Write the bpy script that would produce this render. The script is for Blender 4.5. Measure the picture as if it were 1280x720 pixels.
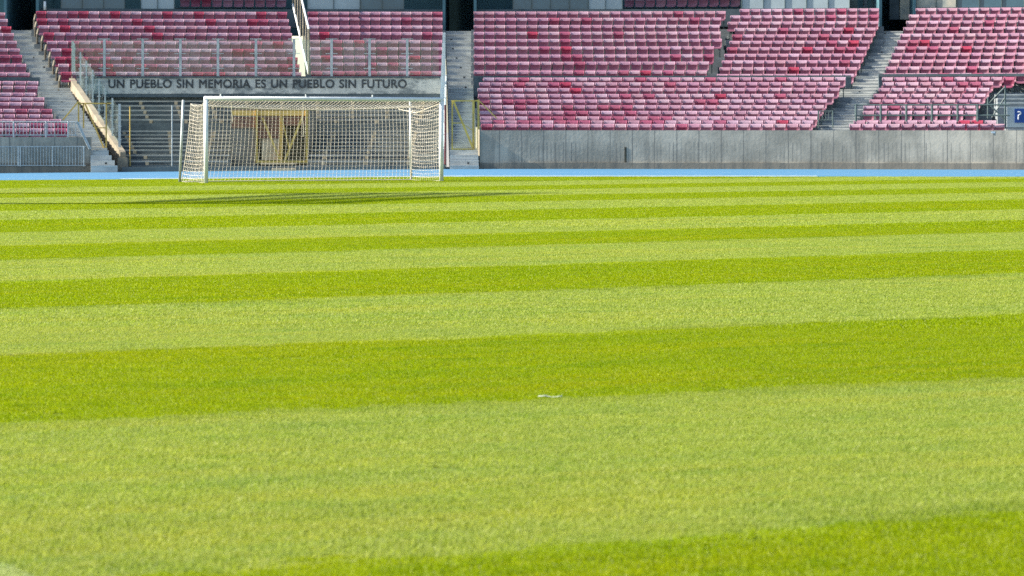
import bpy, math, random
import numpy as np
from mathutils import Vector

random.seed(7)
rng = np.random.default_rng(7)
for o in list(bpy.data.objects):
    bpy.data.objects.remove(o)
scene = bpy.context.scene
COL = scene.collection
R = math.radians

# ------------------------------------------------------------------ camera, sky, sun, exposure
F = 3995.0            # focal length in photo pixels (1280 wide)
EYE = 1.5
HOR = 161.0           # horizon row in the photo
cd = bpy.data.cameras.new("camera")
cam = bpy.data.objects.new("camera", cd)
COL.objects.link(cam)
cam.location = (0, 0, EYE)
cam.rotation_euler = (R(90), 0, 0)
cd.sensor_width = 36.0
cd.lens = 36.0 * F / 1280.0
cd.shift_y = -(360.0 - HOR) / 1280.0
cd.clip_start = 0.1
cd.clip_end = 3000
cd.dof.use_dof = True
cd.dof.focus_distance = 50.0
cd.dof.aperture_fstop = 6.3
scene.camera = cam

SUN_EL, SUN_AZ = R(33), R(1.0)      # azimuth measured from the left (-X) towards the camera (-Y)
sdir = Vector((-math.cos(SUN_EL) * math.cos(SUN_AZ), -math.cos(SUN_EL) * math.sin(SUN_AZ), math.sin(SUN_EL)))
w = bpy.data.worlds.new("World")
scene.world = w
w.use_nodes = True
nt = w.node_tree
bg = nt.nodes["Background"]
sky = nt.nodes.new("ShaderNodeTexSky")
sky.sky_type = 'NISHITA'
sky.sun_disc = False
sky.sun_elevation = SUN_EL
sky.sun_rotation = math.atan2(sdir.x, sdir.y)
sky.air_density = 1.0
sky.dust_density = 1.0
nt.links.new(sky.outputs[0], bg.inputs[0])
bg.inputs[1].default_value = 0.10
sl = bpy.data.lights.new("sun", 'SUN')
sl.energy = 5.0
sl.angle = R(0.53)
sl.color = (1.0, 0.93, 0.80)
so = bpy.data.objects.new("sun", sl)
COL.objects.link(so)
so.rotation_euler = sdir.to_track_quat('Z', 'Y').to_euler()
scene.view_settings.view_transform = 'Standard'
scene.view_settings.look = 'None'
scene.view_settings.gamma = 1.0
scene.view_settings.exposure = 1.72
scene.cycles.use_denoising = False
scene.cycles.max_bounces = 6
scene.cycles.transparent_max_bounces = 16

# ------------------------------------------------------------------ helpers
def PX(x, d):
    return (x - 640.0) * d / F

def PZ(y, d):
    return EYE + (HOR - y) * d / F

def W(x, y, d):
    return Vector((PX(x, d), d, PZ(y, d)))

def lerp(a, b, t):
    return a + (b - a) * t

def interp(t, xs, ys):
    return float(np.interp(t, xs, ys))

class MB:
    """collects shapes into one mesh"""
    def __init__(self):
        self.v, self.f, self.m = [], [], []
    def add(self, vs, fs, mi=0):
        b = len(self.v)
        self.v += [tuple(p) for p in vs]
        for f in fs:
            self.f.append([b + i for i in f])
            self.m.append(mi)
    def hexa(self, bot, top, mi=0):
        n = len(bot)
        fs = [list(range(n))[::-1], list(range(n, 2 * n))]
        for i in range(n):
            j = (i + 1) % n
            fs.append([i, j, n + j, n + i])
        self.add(list(bot) + list(top), fs, mi)
    def box(self, x0, x1, y0, y1, z0, z1, mi=0):
        self.hexa([(x0, y0, z0), (x1, y0, z0), (x1, y1, z0), (x0, y1, z0)],
                  [(x0, y0, z1), (x1, y0, z1), (x1, y1, z1), (x0, y1, z1)], mi)
    def bar(self, p0, p1, wdt, dep=None, mi=0):
        """square bar between two points"""
        p0, p1 = Vector(p0), Vector(p1)
        t = (p1 - p0).normalized()
        up = Vector((0, 1, 0)) if abs(t.y) < 0.9 else Vector((1, 0, 0))
        a = t.cross(up).normalized()
        b = t.cross(a).normalized()
        dep = dep or wdt
        c = [(-1, -1), (1, -1), (1, 1), (-1, 1)]
        self.hexa([p0 + a * wdt / 2 * i + b * dep / 2 * j for i, j in c],
                  [p1 + a * wdt / 2 * i + b * dep / 2 * j for i, j in c], mi)
    def tube(self, pts, r, n=6, mi=0, cap=True):
        pts = [Vector(p) for p in pts]
        rings = []
        for i, p in enumerate(pts):
            t = (pts[min(i + 1, len(pts) - 1)] - pts[max(i - 1, 0)]).normalized()
            up = Vector((0, 1, 0)) if abs(t.y) < 0.9 else Vector((1, 0, 0))
            a = t.cross(up).normalized()
            b = t.cross(a).normalized()
            rings.append([p + (a * math.cos(k * 2 * math.pi / n) + b * math.sin(k * 2 * math.pi / n)) * r for k in range(n)])
        vs = [q for rg in rings for q in rg]
        fs = []
        for i in range(len(pts) - 1):
            for k in range(n):
                l = (k + 1) % n
                fs.append([i * n + k, i * n + l, (i + 1) * n + l, (i + 1) * n + k])
        if cap:
            fs.append(list(range(n))[::-1])
            fs.append([(len(pts) - 1) * n + k for k in range(n)])
        self.add(vs, fs, mi)
    def build(self, name, mats, parent=None, smooth=False):
        if not isinstance(mats, (list, tuple)):
            mats = [mats]
        v = np.array(self.v, dtype=float)
        if parent is not None:
            org = Vector(parent.matrix_basis.translation)
            q = parent.parent
            while q is not None:
                org += q.matrix_basis.translation
                q = q.parent
            loc = Vector((0, 0, 0))
        else:
            lo, hi = v.min(0), v.max(0)
            org = Vector(((lo[0] + hi[0]) / 2, (lo[1] + hi[1]) / 2, lo[2]))
            loc = org
        v = v - np.array(org)
        me = bpy.data.meshes.new(name)
        me.from_pydata(v.tolist(), [], self.f)
        for m in mats:
            me.materials.append(m)
        me.polygons.foreach_set("material_index", self.m)
        if smooth:
            me.polygons.foreach_set("use_smooth", [True] * len(self.f))
        me.update()
        o = bpy.data.objects.new(name, me)
        COL.objects.link(o)
        o.location = loc
        if parent is not None:
            o.parent = parent
        return o

def tag(o, label=None, cat=None, group=None, kind=None):
    if label: o["label"] = label
    if cat: o["category"] = cat
    if group: o["group"] = group
    if kind: o["kind"] = kind
    return o

def thing(name, label, cat, loc, group=None):
    o = bpy.data.objects.new(name, None)
    o.empty_display_size = 0.2
    COL.objects.link(o)
    o.location = loc
    return tag(o, label, cat, group)

# ------------------------------------------------------------------ materials
class NT:
    def __init__(self, name):
        self.mat = bpy.data.materials.new(name)
        self.mat.use_nodes = True
        self.t = self.mat.node_tree
        self.t.nodes.clear()
        self.out = self.n("ShaderNodeOutputMaterial")
    def n(self, kind, **kw):
        x = self.t.nodes.new(kind)
        for k, v in kw.items():
            setattr(x, k, v)
        return x
    def l(self, a, b):
        self.t.links.new(a, b)
    def put(self, inp, v):
        if hasattr(v, "is_output") or isinstance(v, bpy.types.NodeSocket):
            self.l(v, inp)
        else:
            inp.default_value = v
    def math(self, op, a, b=0.0, c=0.0):
        x = self.n("ShaderNodeMath", operation=op)
        for i, q in enumerate((a, b, c)):
            self.put(x.inputs[i], q)
        return x.outputs[0]
    def mix(self, f, a, b, mode='MIX'):
        x = self.n("ShaderNodeMix", data_type='RGBA', blend_type=mode)
        self.put(x.inputs[0], f)
        self.put(x.inputs[6], a if not isinstance(a, tuple) or len(a) == 4 else a + (1,))
        self.put(x.inputs[7], b if not isinstance(b, tuple) or len(b) == 4 else b + (1,))
        return x.outputs[2]
    def noise(self, vec, scale, detail=4, rough=0.6, stretch=None):
        if stretch:
            m = self.n("ShaderNodeMapping")
            m.inputs["Scale"].default_value = stretch
            self.l(vec, m.inputs["Vector"])
            vec = m.outputs[0]
        x = self.n("ShaderNodeTexNoise")
        x.inputs["Scale"].default_value = scale
        x.inputs["Detail"].default_value = detail
        x.inputs["Roughness"].default_value = rough
        self.l(vec, x.inputs["Vector"])
        return x.outputs["Fac"]
    def ramp(self, f, a, b):
        x = self.n("ShaderNodeMapRange")
        x.inputs[1].default_value = a
        x.inputs[2].default_value = b
        self.l(f, x.inputs[0])
        return x.outputs[0]
    def pos(self):
        return self.n("ShaderNodeNewGeometry").outputs["Position"]
    def principled(self, col, rough=0.7, spec=0.3, metal=0.0, bump=None, bump_d=0.01):
        p = self.n("ShaderNodeBsdfPrincipled")
        self.put(p.inputs["Base Color"], col if not isinstance(col, tuple) or len(col) == 4 else col + (1,))
        self.put(p.inputs["Roughness"], rough)
        p.inputs["Specular IOR Level"].default_value = spec
        p.inputs["Metallic"].default_value = metal
        if bump is not None:
            b = self.n("ShaderNodeBump")
            b.inputs["Distance"].default_value = bump_d
            b.inputs["Strength"].default_value = 0.6
            self.l(bump, b.inputs["Height"])
            self.l(b.outputs[0], p.inputs["Normal"])
        return p.outputs[0]
    def done(self, sh):
        self.l(sh, self.out.inputs["Surface"])
        return self.mat

def plain(name, a, b=None, scale=2.0, rough=0.7, spec=0.3, metal=0.0, stretch=None, lo=0.35, hi=0.65, bump_d=0.0):
    t = NT(name)
    p = t.pos()
    if b is None:
        b = tuple(c * 0.75 for c in a)
    f = t.noise(p, scale, 6, 0.65, stretch)
    c = t.mix(t.ramp(f, lo, hi), a, b)
    return t.done(t.principled(c, rough, spec, metal, f if bump_d else None, bump_d))

M = {}
M['concrete'] = plain('stair_concrete', (0.44, 0.45, 0.425), (0.30, 0.31, 0.30), 1.3, 0.85, stretch=(1, 1, 2.2))
M['nosing'] = plain('pale_step_nosing', (0.46, 0.47, 0.44), (0.30, 0.315, 0.31), 1.5, 0.85)  # edge strips slightly paler than the step concrete
M['terrace'] = plain('terrace_concrete', (0.20, 0.22, 0.23), (0.12, 0.14, 0.15), 1.5, 0.9)
M['slab'] = plain('slab_edge_concrete', (0.075, 0.098, 0.112), (0.045, 0.065, 0.077), 2.0, 0.8)
M['cream'] = plain('cream_rendered_wall', (0.255, 0.22, 0.16), (0.16, 0.138, 0.10), 1.4, 0.85)
M['white_paint'] = plain('white_painted_metal', (0.62, 0.64, 0.64), (0.52, 0.54, 0.54), 3.0, 0.4, 0.5)
M['galv'] = plain('galvanised_steel', (0.39, 0.42, 0.42), (0.28, 0.31, 0.31), 4.0, 0.5, 0.5, 0.3)
M['dark_metal'] = plain('dark_green_painted_metal', (0.06, 0.09, 0.09), (0.04, 0.06, 0.06), 4.0, 0.5, 0.4)
M['yellow'] = plain('yellow_painted_metal', (0.42, 0.34, 0.07), (0.30, 0.22, 0.05), 2.5, 0.55, 0.4)
M['ochre'] = plain('ochre_painted_metal', (0.48, 0.33, 0.07), (0.34, 0.22, 0.05), 2.5, 0.55, 0.4)
M['old_wood'] = plain('weathered_bench_wood', (0.40, 0.385, 0.33), (0.24, 0.235, 0.205), 1.5, 0.85, stretch=(0.6, 5, 5))
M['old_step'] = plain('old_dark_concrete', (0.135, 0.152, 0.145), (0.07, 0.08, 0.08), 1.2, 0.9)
M['brown_board'] = plain('brown_boards', (0.22, 0.11, 0.06), (0.11, 0.05, 0.035), 2.0, 0.8, stretch=(6, 1, 1))
M['tan_board'] = plain('tan_boards', (0.60, 0.38, 0.10), (0.46, 0.28, 0.07), 2.0, 0.8, stretch=(1, 1, 6))
M['pale_board'] = plain('pale_board', (0.46, 0.36, 0.23), (0.33, 0.25, 0.15), 2.0, 0.8)
M['net'] = plain('net_cord', (0.55, 0.49, 0.41), (0.44, 0.40, 0.33), 3.0, 0.8)
M['letter'] = plain('dark_sign_letters', (0.045, 0.05, 0.055), (0.025, 0.03, 0.035), 6.0, 0.6)
M['navy'] = plain('dark_navy_concourse', (0.06, 0.135, 0.165), (0.045, 0.11, 0.135), 0.8, 0.7)
M['teal_panel'] = plain('dark_teal_glass_panel', (0.05, 0.11, 0.15), (0.03, 0.07, 0.10), 0.5, 0.15, 0.5)
M['grey_panel'] = plain('pale_grey_panel', (0.32, 0.38, 0.40), (0.24, 0.29, 0.31), 0.7, 0.5, 0.4)
M['beige_panel'] = plain('mottled_beige_panel', (0.40, 0.37, 0.30), (0.20, 0.23, 0.22), 3.0, 0.6)
M['blue_sign'] = plain('blue_sign_board', (0.012, 0.06, 0.25), (0.012, 0.05, 0.21), 3.0, 0.5)
M['red_pipe'] = plain('dark_red_pipe', (0.12, 0.025, 0.03), (0.07, 0.02, 0.02), 4.0, 0.6)
M['rust'] = plain('rusty_brown_metal', (0.07, 0.06, 0.035), (0.04, 0.035, 0.025), 4.0, 0.7)
M['pale_metal'] = plain('pale_painted_metal', (0.58, 0.61, 0.60), (0.46, 0.50, 0.50), 2.0, 0.5)
M['old_stone'] = plain('old_grey_brown_masonry', (0.17, 0.155, 0.125), (0.09, 0.085, 0.07), 1.6, 0.9)
M['tunnel_fill'] = plain('brown_tunnel_boards', (0.22, 0.16, 0.08), (0.10, 0.075, 0.04), 2.2, 0.9)
M['black'] = plain('black_plastic', (0.02, 0.022, 0.025), (0.015, 0.016, 0.018), 4.0, 0.6)
M['white_line'] = plain('white_line_paint', (0.50, 0.51, 0.46), (0.32, 0.36, 0.27), 1.5, 0.8)

def mat_glass():
    t = NT('dusty_guard_glass')
    p = t.pos()
    tr = t.n("ShaderNodeBsdfTransparent")
    tr.inputs[0].default_value = (0.90, 0.96, 0.95, 1)
    f = t.noise(p, 0.9, 5, 0.6)
    dif = t.principled((0.55, 0.62, 0.60), 0.5, 0.4)
    gl = t.n("ShaderNodeBsdfGlossy")
    gl.inputs["Roughness"].default_value = 0.05
    m1 = t.n("ShaderNodeMixShader")
    t.l(t.math('MULTIPLY', t.ramp(f, 0.45, 0.75), 0.07), m1.inputs[0])
    t.l(tr.outputs[0], m1.inputs[1]); t.l(dif, m1.inputs[2])
    m2 = t.n("ShaderNodeMixShader")
    m2.inputs[0].default_value = 0.035
    t.l(m1.outputs[0], m2.inputs[1]); t.l(gl.outputs[0], m2.inputs[2])
    return t.done(m2.outputs[0])
M['glass'] = mat_glass()

def mat_wall():
    t = NT('stained_concrete_wall')
    p = t.pos()
    sx = t.n("ShaderNodeSeparateXYZ"); t.l(p, sx.inputs[0])
    X, Z = sx.outputs[0], sx.outputs[2]
    big = t.noise(p, 0.55, 6, 0.65)
    streak = t.noise(p, 1.0, 5, 0.7, stretch=(3.5, 1, 0.35))
    fine = t.noise(p, 9.0, 3, 0.6)
    c = t.mix(t.ramp(big, 0.38, 0.60), (0.345, 0.325, 0.275), (0.20, 0.193, 0.165))
    c = t.mix(t.math('MULTIPLY', t.ramp(streak, 0.5, 0.74), 0.6), c, (0.095, 0.097, 0.09))
    c = t.mix(t.math('MULTIPLY', t.ramp(fine, 0.45, 0.8), 0.3), c, (0.31, 0.30, 0.27))
    # panel joints every 0.83 m
    wob = t.math('MULTIPLY', t.math('SUBTRACT', big, 0.5), 0.05)
    fr = t.math('FRACT', t.math('DIVIDE', t.math('ADD', X, 100.0), 0.826))
    joint = t.math('LESS_THAN', t.math('ABSOLUTE', t.math('SUBTRACT', t.math('ADD', fr, wob), 0.5)), 0.022)
    # narrow form-board lines on the lower band
    fr2 = t.math('FRACT', t.math('DIVIDE', t.math('ADD', X, 100.0), 0.152))
    slat = t.math('LESS_THAN', t.math('ABSOLUTE', t.math('SUBTRACT', fr2, 0.5)), 0.13)
    band = t.math('MULTIPLY', t.math('GREATER_THAN', Z, 0.27), t.math('LESS_THAN', Z, 0.99))
    vary = t.ramp(t.noise(p, 0.8, 3, 0.6, stretch=(1, 1, 0.05)), 0.35, 0.7)
    vary2 = t.ramp(t.noise(p, 5.0, 2, 0.6, stretch=(1, 1, 0.02)), 0.35, 0.65)
    sl_ = t.math('MULTIPLY', t.math('MULTIPLY', t.math('MULTIPLY', slat, band), vary), vary2)
    c = t.mix(t.math('MULTIPLY', sl_, 0.9), c, (0.07, 0.078, 0.082))
    c = t.mix(t.math('MULTIPLY', joint, 0.55), c, (0.055, 0.062, 0.066))
    # darker brown foot
    foot = t.math('LESS_THAN', Z, t.math('ADD', 0.235, t.math('MULTIPLY', t.math('SUBTRACT', big, 0.5), 0.06)))
    c = t.mix(t.math('MULTIPLY', foot, 0.75), c, t.mix(t.ramp(streak, 0.35, 0.7), (0.175, 0.145, 0.11), (0.085, 0.08, 0.07)))
    return t.done(t.principled(c, 0.9, 0.2, 0, fine, 0.01))
M['wall'] = mat_wall()

def mat_banner():
    t = NT('weathered_fascia_concrete')
    p = t.pos()
    a = t.noise(p, 1.6, 6, 0.7)
    b = t.noise(p, 1.1, 6, 0.7, stretch=(1, 1, 2.5))
    c = t.mix(t.ramp(a, 0.36, 0.6), (0.46, 0.47, 0.44), (0.29, 0.31, 0.30))
    c = t.mix(t.math('MULTIPLY', t.ramp(b, 0.50, 0.60), 0.8), c, (0.09, 0.11, 0.12))
    return t.done(t.principled(c, 0.85, 0.2))
M['banner'] = mat_banner()

def mat_seat(attr, lower):
    t = NT('seat_plastic' + ('_lower' if lower else '') + ('_mass' if attr else ''))
    p = t.pos()
    if attr:
        a = t.n("ShaderNodeAttribute", attribute_name="tint")
        base = a.outputs["Color"]
    else:
        base = t.n("ShaderNodeObjectInfo").outputs["Color"]
    f = t.noise(p, 5.0, 4, 0.6)
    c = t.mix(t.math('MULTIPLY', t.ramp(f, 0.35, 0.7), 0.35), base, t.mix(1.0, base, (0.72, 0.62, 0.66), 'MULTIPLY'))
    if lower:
        c = t.mix(0.62, c, (0.125, 0.012, 0.038))  # less faded red, with shade under the overhang painted in too
    return t.done(t.principled(c, 0.42, 0.4))
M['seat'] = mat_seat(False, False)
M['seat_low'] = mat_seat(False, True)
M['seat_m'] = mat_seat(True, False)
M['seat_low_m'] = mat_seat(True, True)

# mowing stripes, measured across the pitch (s = distance along the pitch axis)
TH = R(27.0)
U = Vector((math.cos(TH), math.sin(TH), 0))
N_ = Vector((-math.sin(TH), math.cos(TH), 0))
CUTS = [11.5, 17.6, 23.4, 29.5, 35.05, 41.0, 46.1, 52.3, 59.3, 65.9, 72.2, 78.8, 84.4, 91.5]
CUTS = [c * 0.984 for c in CUTS]      # distance along the middle of the view; light starts at cut 0, dark at cut 1, ...
def fan(q):
    return 0.82 - 0.9 * math.exp(-q / 15.0) + 0.2 * math.exp(-((q - 11.0) / 3.0) ** 2)
def stripe_light(P):
    s = P.y - P.x * fan(P.y)
    s = P.y - P.x * fan(s)
    s = P.y - P.x * fan(s)
    k = sum(1 for c in CUTS if s > c)
    return k % 2 == 1

def mat_grass(blade):
    t = NT('grass_blades' if blade else 'turf_soil')
    p = t.pos()
    dot = t.n("ShaderNodeVectorMath", operation='DOT_PRODUCT')
    t.l(p, dot.inputs[0]); dot.inputs[1].default_value = N_
    wob = t.noise(p, 0.7, 4, 0.7)
    wob2 = t.noise(p, 5.0, 3, 0.7)
    sp = t.n("ShaderNodeSeparateXYZ"); t.l(p, sp.inputs[0])
    PX_, PY_ = sp.outputs[0], sp.outputs[1]
    q_ = PY_
    for _ in range(3):
        fn = t.math('SUBTRACT', 0.82, t.math('MULTIPLY', 0.9, t.math('EXPONENT', t.math('DIVIDE', q_, -15.0))))
        hm = t.math('DIVIDE', t.math('SUBTRACT', q_, 11.0), 3.0)
        fn = t.math('ADD', fn, t.math('MULTIPLY', 0.2, t.math('EXPONENT', t.math('MULTIPLY', -1.0, t.math('MULTIPLY', hm, hm)))))
        q_ = t.math('SUBTRACT', PY_, t.math('MULTIPLY', PX_, fn))
    s = t.math('ADD', q_, t.math('ADD', t.math('MULTIPLY', t.math('SUBTRACT', wob, 0.5), 0.7),
                                                   t.math('MULTIPLY', t.math('SUBTRACT', wob2, 0.5), 0.7)))
    cr = t.n("ShaderNodeValToRGB")
    cr.color_ramp.interpolation = 'CONSTANT'
    el = cr.color_ramp.elements
    el[0].position = 0.0; el[0].color = (0, 0, 0, 1)
    el[1].position = CUTS[0] / 100; el[1].color = (1, 1, 1, 1)
    for i, c in enumerate(CUTS[1:]):
        e = el.new(c / 100)
        e.color = (0, 0, 0, 1) if i % 2 == 0 else (1, 1, 1, 1)
    t.l(t.math('DIVIDE', s, 100.0), cr.inputs[0])
    k = cr.outputs[0]
    dark, light = G_DARK, G_LIGHT
    c = t.mix(k, dark, light)  # stripe tones paint in the sheen of the leaning blades
    # yellower and greener drifts, stretched along the mowing direction
    mp = t.n("ShaderNodeMapping", vector_type='POINT')
    mp.inputs["Rotation"].default_value = (0, 0, -TH)
    t.l(p, mp.inputs["Vector"])
    q = mp.outputs[0]
    n1 = t.noise(q, 0.7, 6, 0.7, stretch=(0.14, 1.0, 1))
    n2 = t.noise(q, 1.6, 5, 0.7, stretch=(0.7, 1.0, 1))
    c = t.mix(t.math('MULTIPLY', t.ramp(n1, 0.48, 0.64), 0.6), c, t.mix(1.0, c, (1.22, 1.04, 0.75), 'MULTIPLY'))
    n8 = t.noise(q, 1.9, 6, 0.75, stretch=(0.12, 1.0, 1))
    c = t.mix(t.ramp(n8, 0.50, 0.68), c, t.mix(1.0, c, (0.74, 0.87, 0.8), 'MULTIPLY'))
    c = t.mix(t.math('MULTIPLY', t.ramp(n2, 0.5, 0.72), 0.7), c, t.mix(1.0, c, (0.72, 0.86, 0.9), 'MULTIPLY'))
    n6 = t.noise(p, 3.2, 5, 0.75)
    n7 = t.noise(p, 6.5, 4, 0.7, stretch=(1, 1.4, 1))
    c = t.mix(t.ramp(n6, 0.52, 0.74), c, t.mix(1.0, c, (0.78, 0.90, 0.55), 'MULTIPLY'))
    c = t.mix(t.ramp(n7, 0.54, 0.76), c, t.mix(1.0, c, (1.22, 1.10, 1.25), 'MULTIPLY'))
    if not blade:
        n3 = t.noise(p, 25, 4, 0.7)
        c = t.mix(t.math('MULTIPLY', t.ramp(n3, 0.35, 0.7), 0.5), t.mix(1.0, c, (0.62, 0.62, 0.62), 'MULTIPLY'), (0.05, 0.07, 0.008))
        return t.done(t.principled(c, 0.8, 0.2, 0, n3, 0.02))
    # painted pitch lines (touchline, goal line and the two boxes)
    dt = t.n("ShaderNodeVectorMath", operation='DOT_PRODUCT')
    t.l(p, dt.inputs[0]); dt.inputs[1].default_value = U
    S, T = dot.outputs["Value"], dt.outputs["Value"]
    rag = t.math('MULTIPLY', t.math('SUBTRACT', t.noise(p, 30, 2, 0.6), 0.5), 0.05)
    def near(a, v): return t.math('LESS_THAN', t.math('ABSOLUTE', t.math('ADD', t.math('SUBTRACT', a, v), rag)), 0.06)
    def between(a, lo, hi): return t.math('MULTIPLY', t.math('GREATER_THAN', a, lo), t.math('LESS_THAN', a, hi))
    ln = [near(T, 3.36), near(S, GOAL_S)]
    for half, dep in ((20.16, 16.5), (9.16, 5.5)):
        ln.append(t.math('MULTIPLY', near(S, GOAL_S - dep), between(T, GOAL_T - half, GOAL_T + half)))
        for sg_ in (-1, 1):
            ln.append(t.math('MULTIPLY', near(T, GOAL_T + sg_ * half), between(S, GOAL_S - dep, GOAL_S)))
    lm = ln[0]
    for q_ in ln[1:]:
        lm = t.math('MAXIMUM', lm, q_)
    c = t.mix(t.math('MULTIPLY', lm, 0.18), c, (0.50, 0.56, 0.48))
    # blade to blade variation
    n4 = t.noise(p, 45.0, 2, 0.7)
    n5 = t.noise(p, 14.0, 3, 0.7)
    c = t.mix(t.math('MULTIPLY', t.ramp(n4, 0.5, 0.75), 0.5), c, t.mix(1.0, c, (1.5, 1.3, 2.2), 'MULTIPLY'))
    c = t.mix(t.math('MULTIPLY', t.ramp(n5, 0.5, 0.75), 0.3), c, t.mix(1.0, c, (0.62, 0.78, 0.5), 'MULTIPLY'))
    isl = t.n("ShaderNodeNewGeometry").outputs["Random Per Island"]
    c = t.mix(isl, t.mix(1.0, c, (0.66, 0.72, 0.6), 'MULTIPLY'), t.mix(1.0, c, (1.30, 1.26, 1.35), 'MULTIPLY'))
    c = t.mix(t.math('MULTIPLY', t.math('GREATER_THAN', isl, 0.955), 0.6), c, (0.46, 0.46, 0.24))
    pr = t.principled(c, 0.55, 0.22)
    t.l(t.math('ADD', 0.07, t.math('MULTIPLY', k, 0.17)), pr.node.inputs['Specular IOR Level'])
    tl = t.n("ShaderNodeBsdfTranslucent")
    t.l(t.mix(1.0, c, (1.15, 1.15, 0.7), 'MULTIPLY'), tl.inputs[0])
    m = t.n("ShaderNodeMixShader"); m.inputs[0].default_value = 0.5
    t.l(pr, m.inputs[1]); t.l(tl.outputs[0], m.inputs[2])
    return t.done(m.outputs[0])
GOAL_S, GOAL_T = 81.86, 36.6
G_DARK = (0.198, 0.256, 0.002)
G_LIGHT = (0.210, 0.260, 0.032)
M['turf'] = mat_grass(False)
M['blade'] = mat_grass(True)

def mat_track():
    t = NT('blue_track_surface')
    p = t.pos()
    f = t.noise(p, 0.35, 5, 0.6, stretch=(0.3, 1, 1))
    g = t.noise(p, 12, 3, 0.6)
    c = t.mix(t.ramp(f, 0.35, 0.65), (0.042, 0.132, 0.225), (0.052, 0.15, 0.25))
    c = t.mix(t.math('MULTIPLY', g, 0.25), c, (0.035, 0.12, 0.23))
    return t.done(t.principled(c, 0.75, 0.25, 0, g, 0.004))
M['track'] = mat_track()
M['ground'] = plain('grey_ground', (0.22, 0.21, 0.19), (0.16, 0.16, 0.15), 0.3, 0.9)

# ------------------------------------------------------------------ ground
def smooth(a, b, x):
    q = min(1, max(0, (x - a) / (b - a)))
    return q * q * (3 - 2 * q)
def zg(X, Y):
    """the surface falls a little towards the left behind the goal"""
    q = min(X + 2.0, 0.0)
    q = max(q, -26.0)
    return 0.0085 * q * smooth(90, 100, Y)

EDGE = 99.6      # where grass meets track
WALL = 119.2     # foot of the front walls
def sheet(name, x0, x1, ys, dz, m, nx=40):
    b = MB()
    xs = np.linspace(x0, x1, nx)
    vs = [(x, y, zg(x, y) + dz) for y in ys for x in xs]
    fs = [[j * nx + i, j * nx + i + 1, (j + 1) * nx + i + 1, (j + 1) * nx + i] for j in range(len(ys) - 1) for i in range(nx - 1)]
    b.add(vs, fs)
    o = b.build(name, m, smooth=True)
    return tag(o, kind='structure')
g = MB()
g.add([(-1500, -1500, -0.32), (1500, -1500, -0.32), (1500, 1500, -0.32), (-1500, 1500, -0.32)], [[0, 1, 2, 3]])
tag(g.build('ground', M['ground']), kind='structure')
sheet('pitch', -70, 70, list(np.linspace(-20, 85, 8)) + list(np.linspace(87, EDGE, 14)), 0.0, M['turf'])
sheet('running_track', -70, 70, list(np.linspace(EDGE, 126, 14)), 0.0, M['track'])
sheet('track_border_line', -12.2, 9.5, [EDGE - 0.45, EDGE - 0.1, EDGE + 0.28], 0.03, M['white_line'])
# faint lane lines of the track
for k, y in enumerate((104.5, 110.2)):
    sheet('lane_line', -70, 70, [y, y + 0.06], 0.004, M['white_line'])

# ------------------------------------------------------------------ grass blades
def patch_mesh(name, size, count, h, wd, lean):
    n = count
    x = rng.uniform(-size * .62, size * .62, n); y = rng.uniform(-size * .62, size * .62, n)
    ang = rng.uniform(0, 2 * math.pi, n)
    hh = h * rng.uniform(0.55, 1.2, n)
    ww = wd * rng.uniform(0.7, 1.3, n) / 2
    # lean along the mowing direction (local x is U) plus scatter
    ln = rng.normal(lean, 0.34, n); lt = rng.normal(0, 0.34, n)
    dx, dy = np.cos(ang) * ww, np.sin(ang) * ww
    mx, my, mz = x + ln * hh * 0.35, y + lt * hh * 0.35, hh * 0.55
    tx, ty, tz = x + ln * hh * 0.95, y + lt * hh * 0.95, hh * rng.uniform(0.75, 0.98, n)
    v = np.empty((n, 5, 3))
    v[:, 0] = np.stack([x - dx, y - dy, np.full(n, -0.01)], 1)
    v[:, 1] = np.stack([x + dx, y + dy, np.full(n, -0.01)], 1)
    v[:, 2] = np.stack([mx + dx * .85, my + dy * .85, mz], 1)
    v[:, 3] = np.stack([mx - dx * .85, my - dy * .85, mz], 1)
    v[:, 4] = np.stack([tx, ty, tz], 1)
    me = bpy.data.meshes.new(name)
    base = np.arange(n)[:, None] * 5
    quads = base + np.array([0, 1, 2, 3]); tris = base + np.array([3, 2, 4])
    me.vertices.add(n * 5); me.vertices.foreach_set("co", v.reshape(-1))
    me.loops.add(n * 7)
    me.loops.foreach_set("vertex_index", np.concatenate([quads.reshape(-1), tris.reshape(-1)]))
    me.polygons.add(n * 2)
    me.polygons.foreach_set("loop_start", np.concatenate([np.arange(n) * 4, n * 4 + np.arange(n) * 3]))
    me.update(calc_edges=True)
    me.materials.append(M['blade'])
    return me

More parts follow.
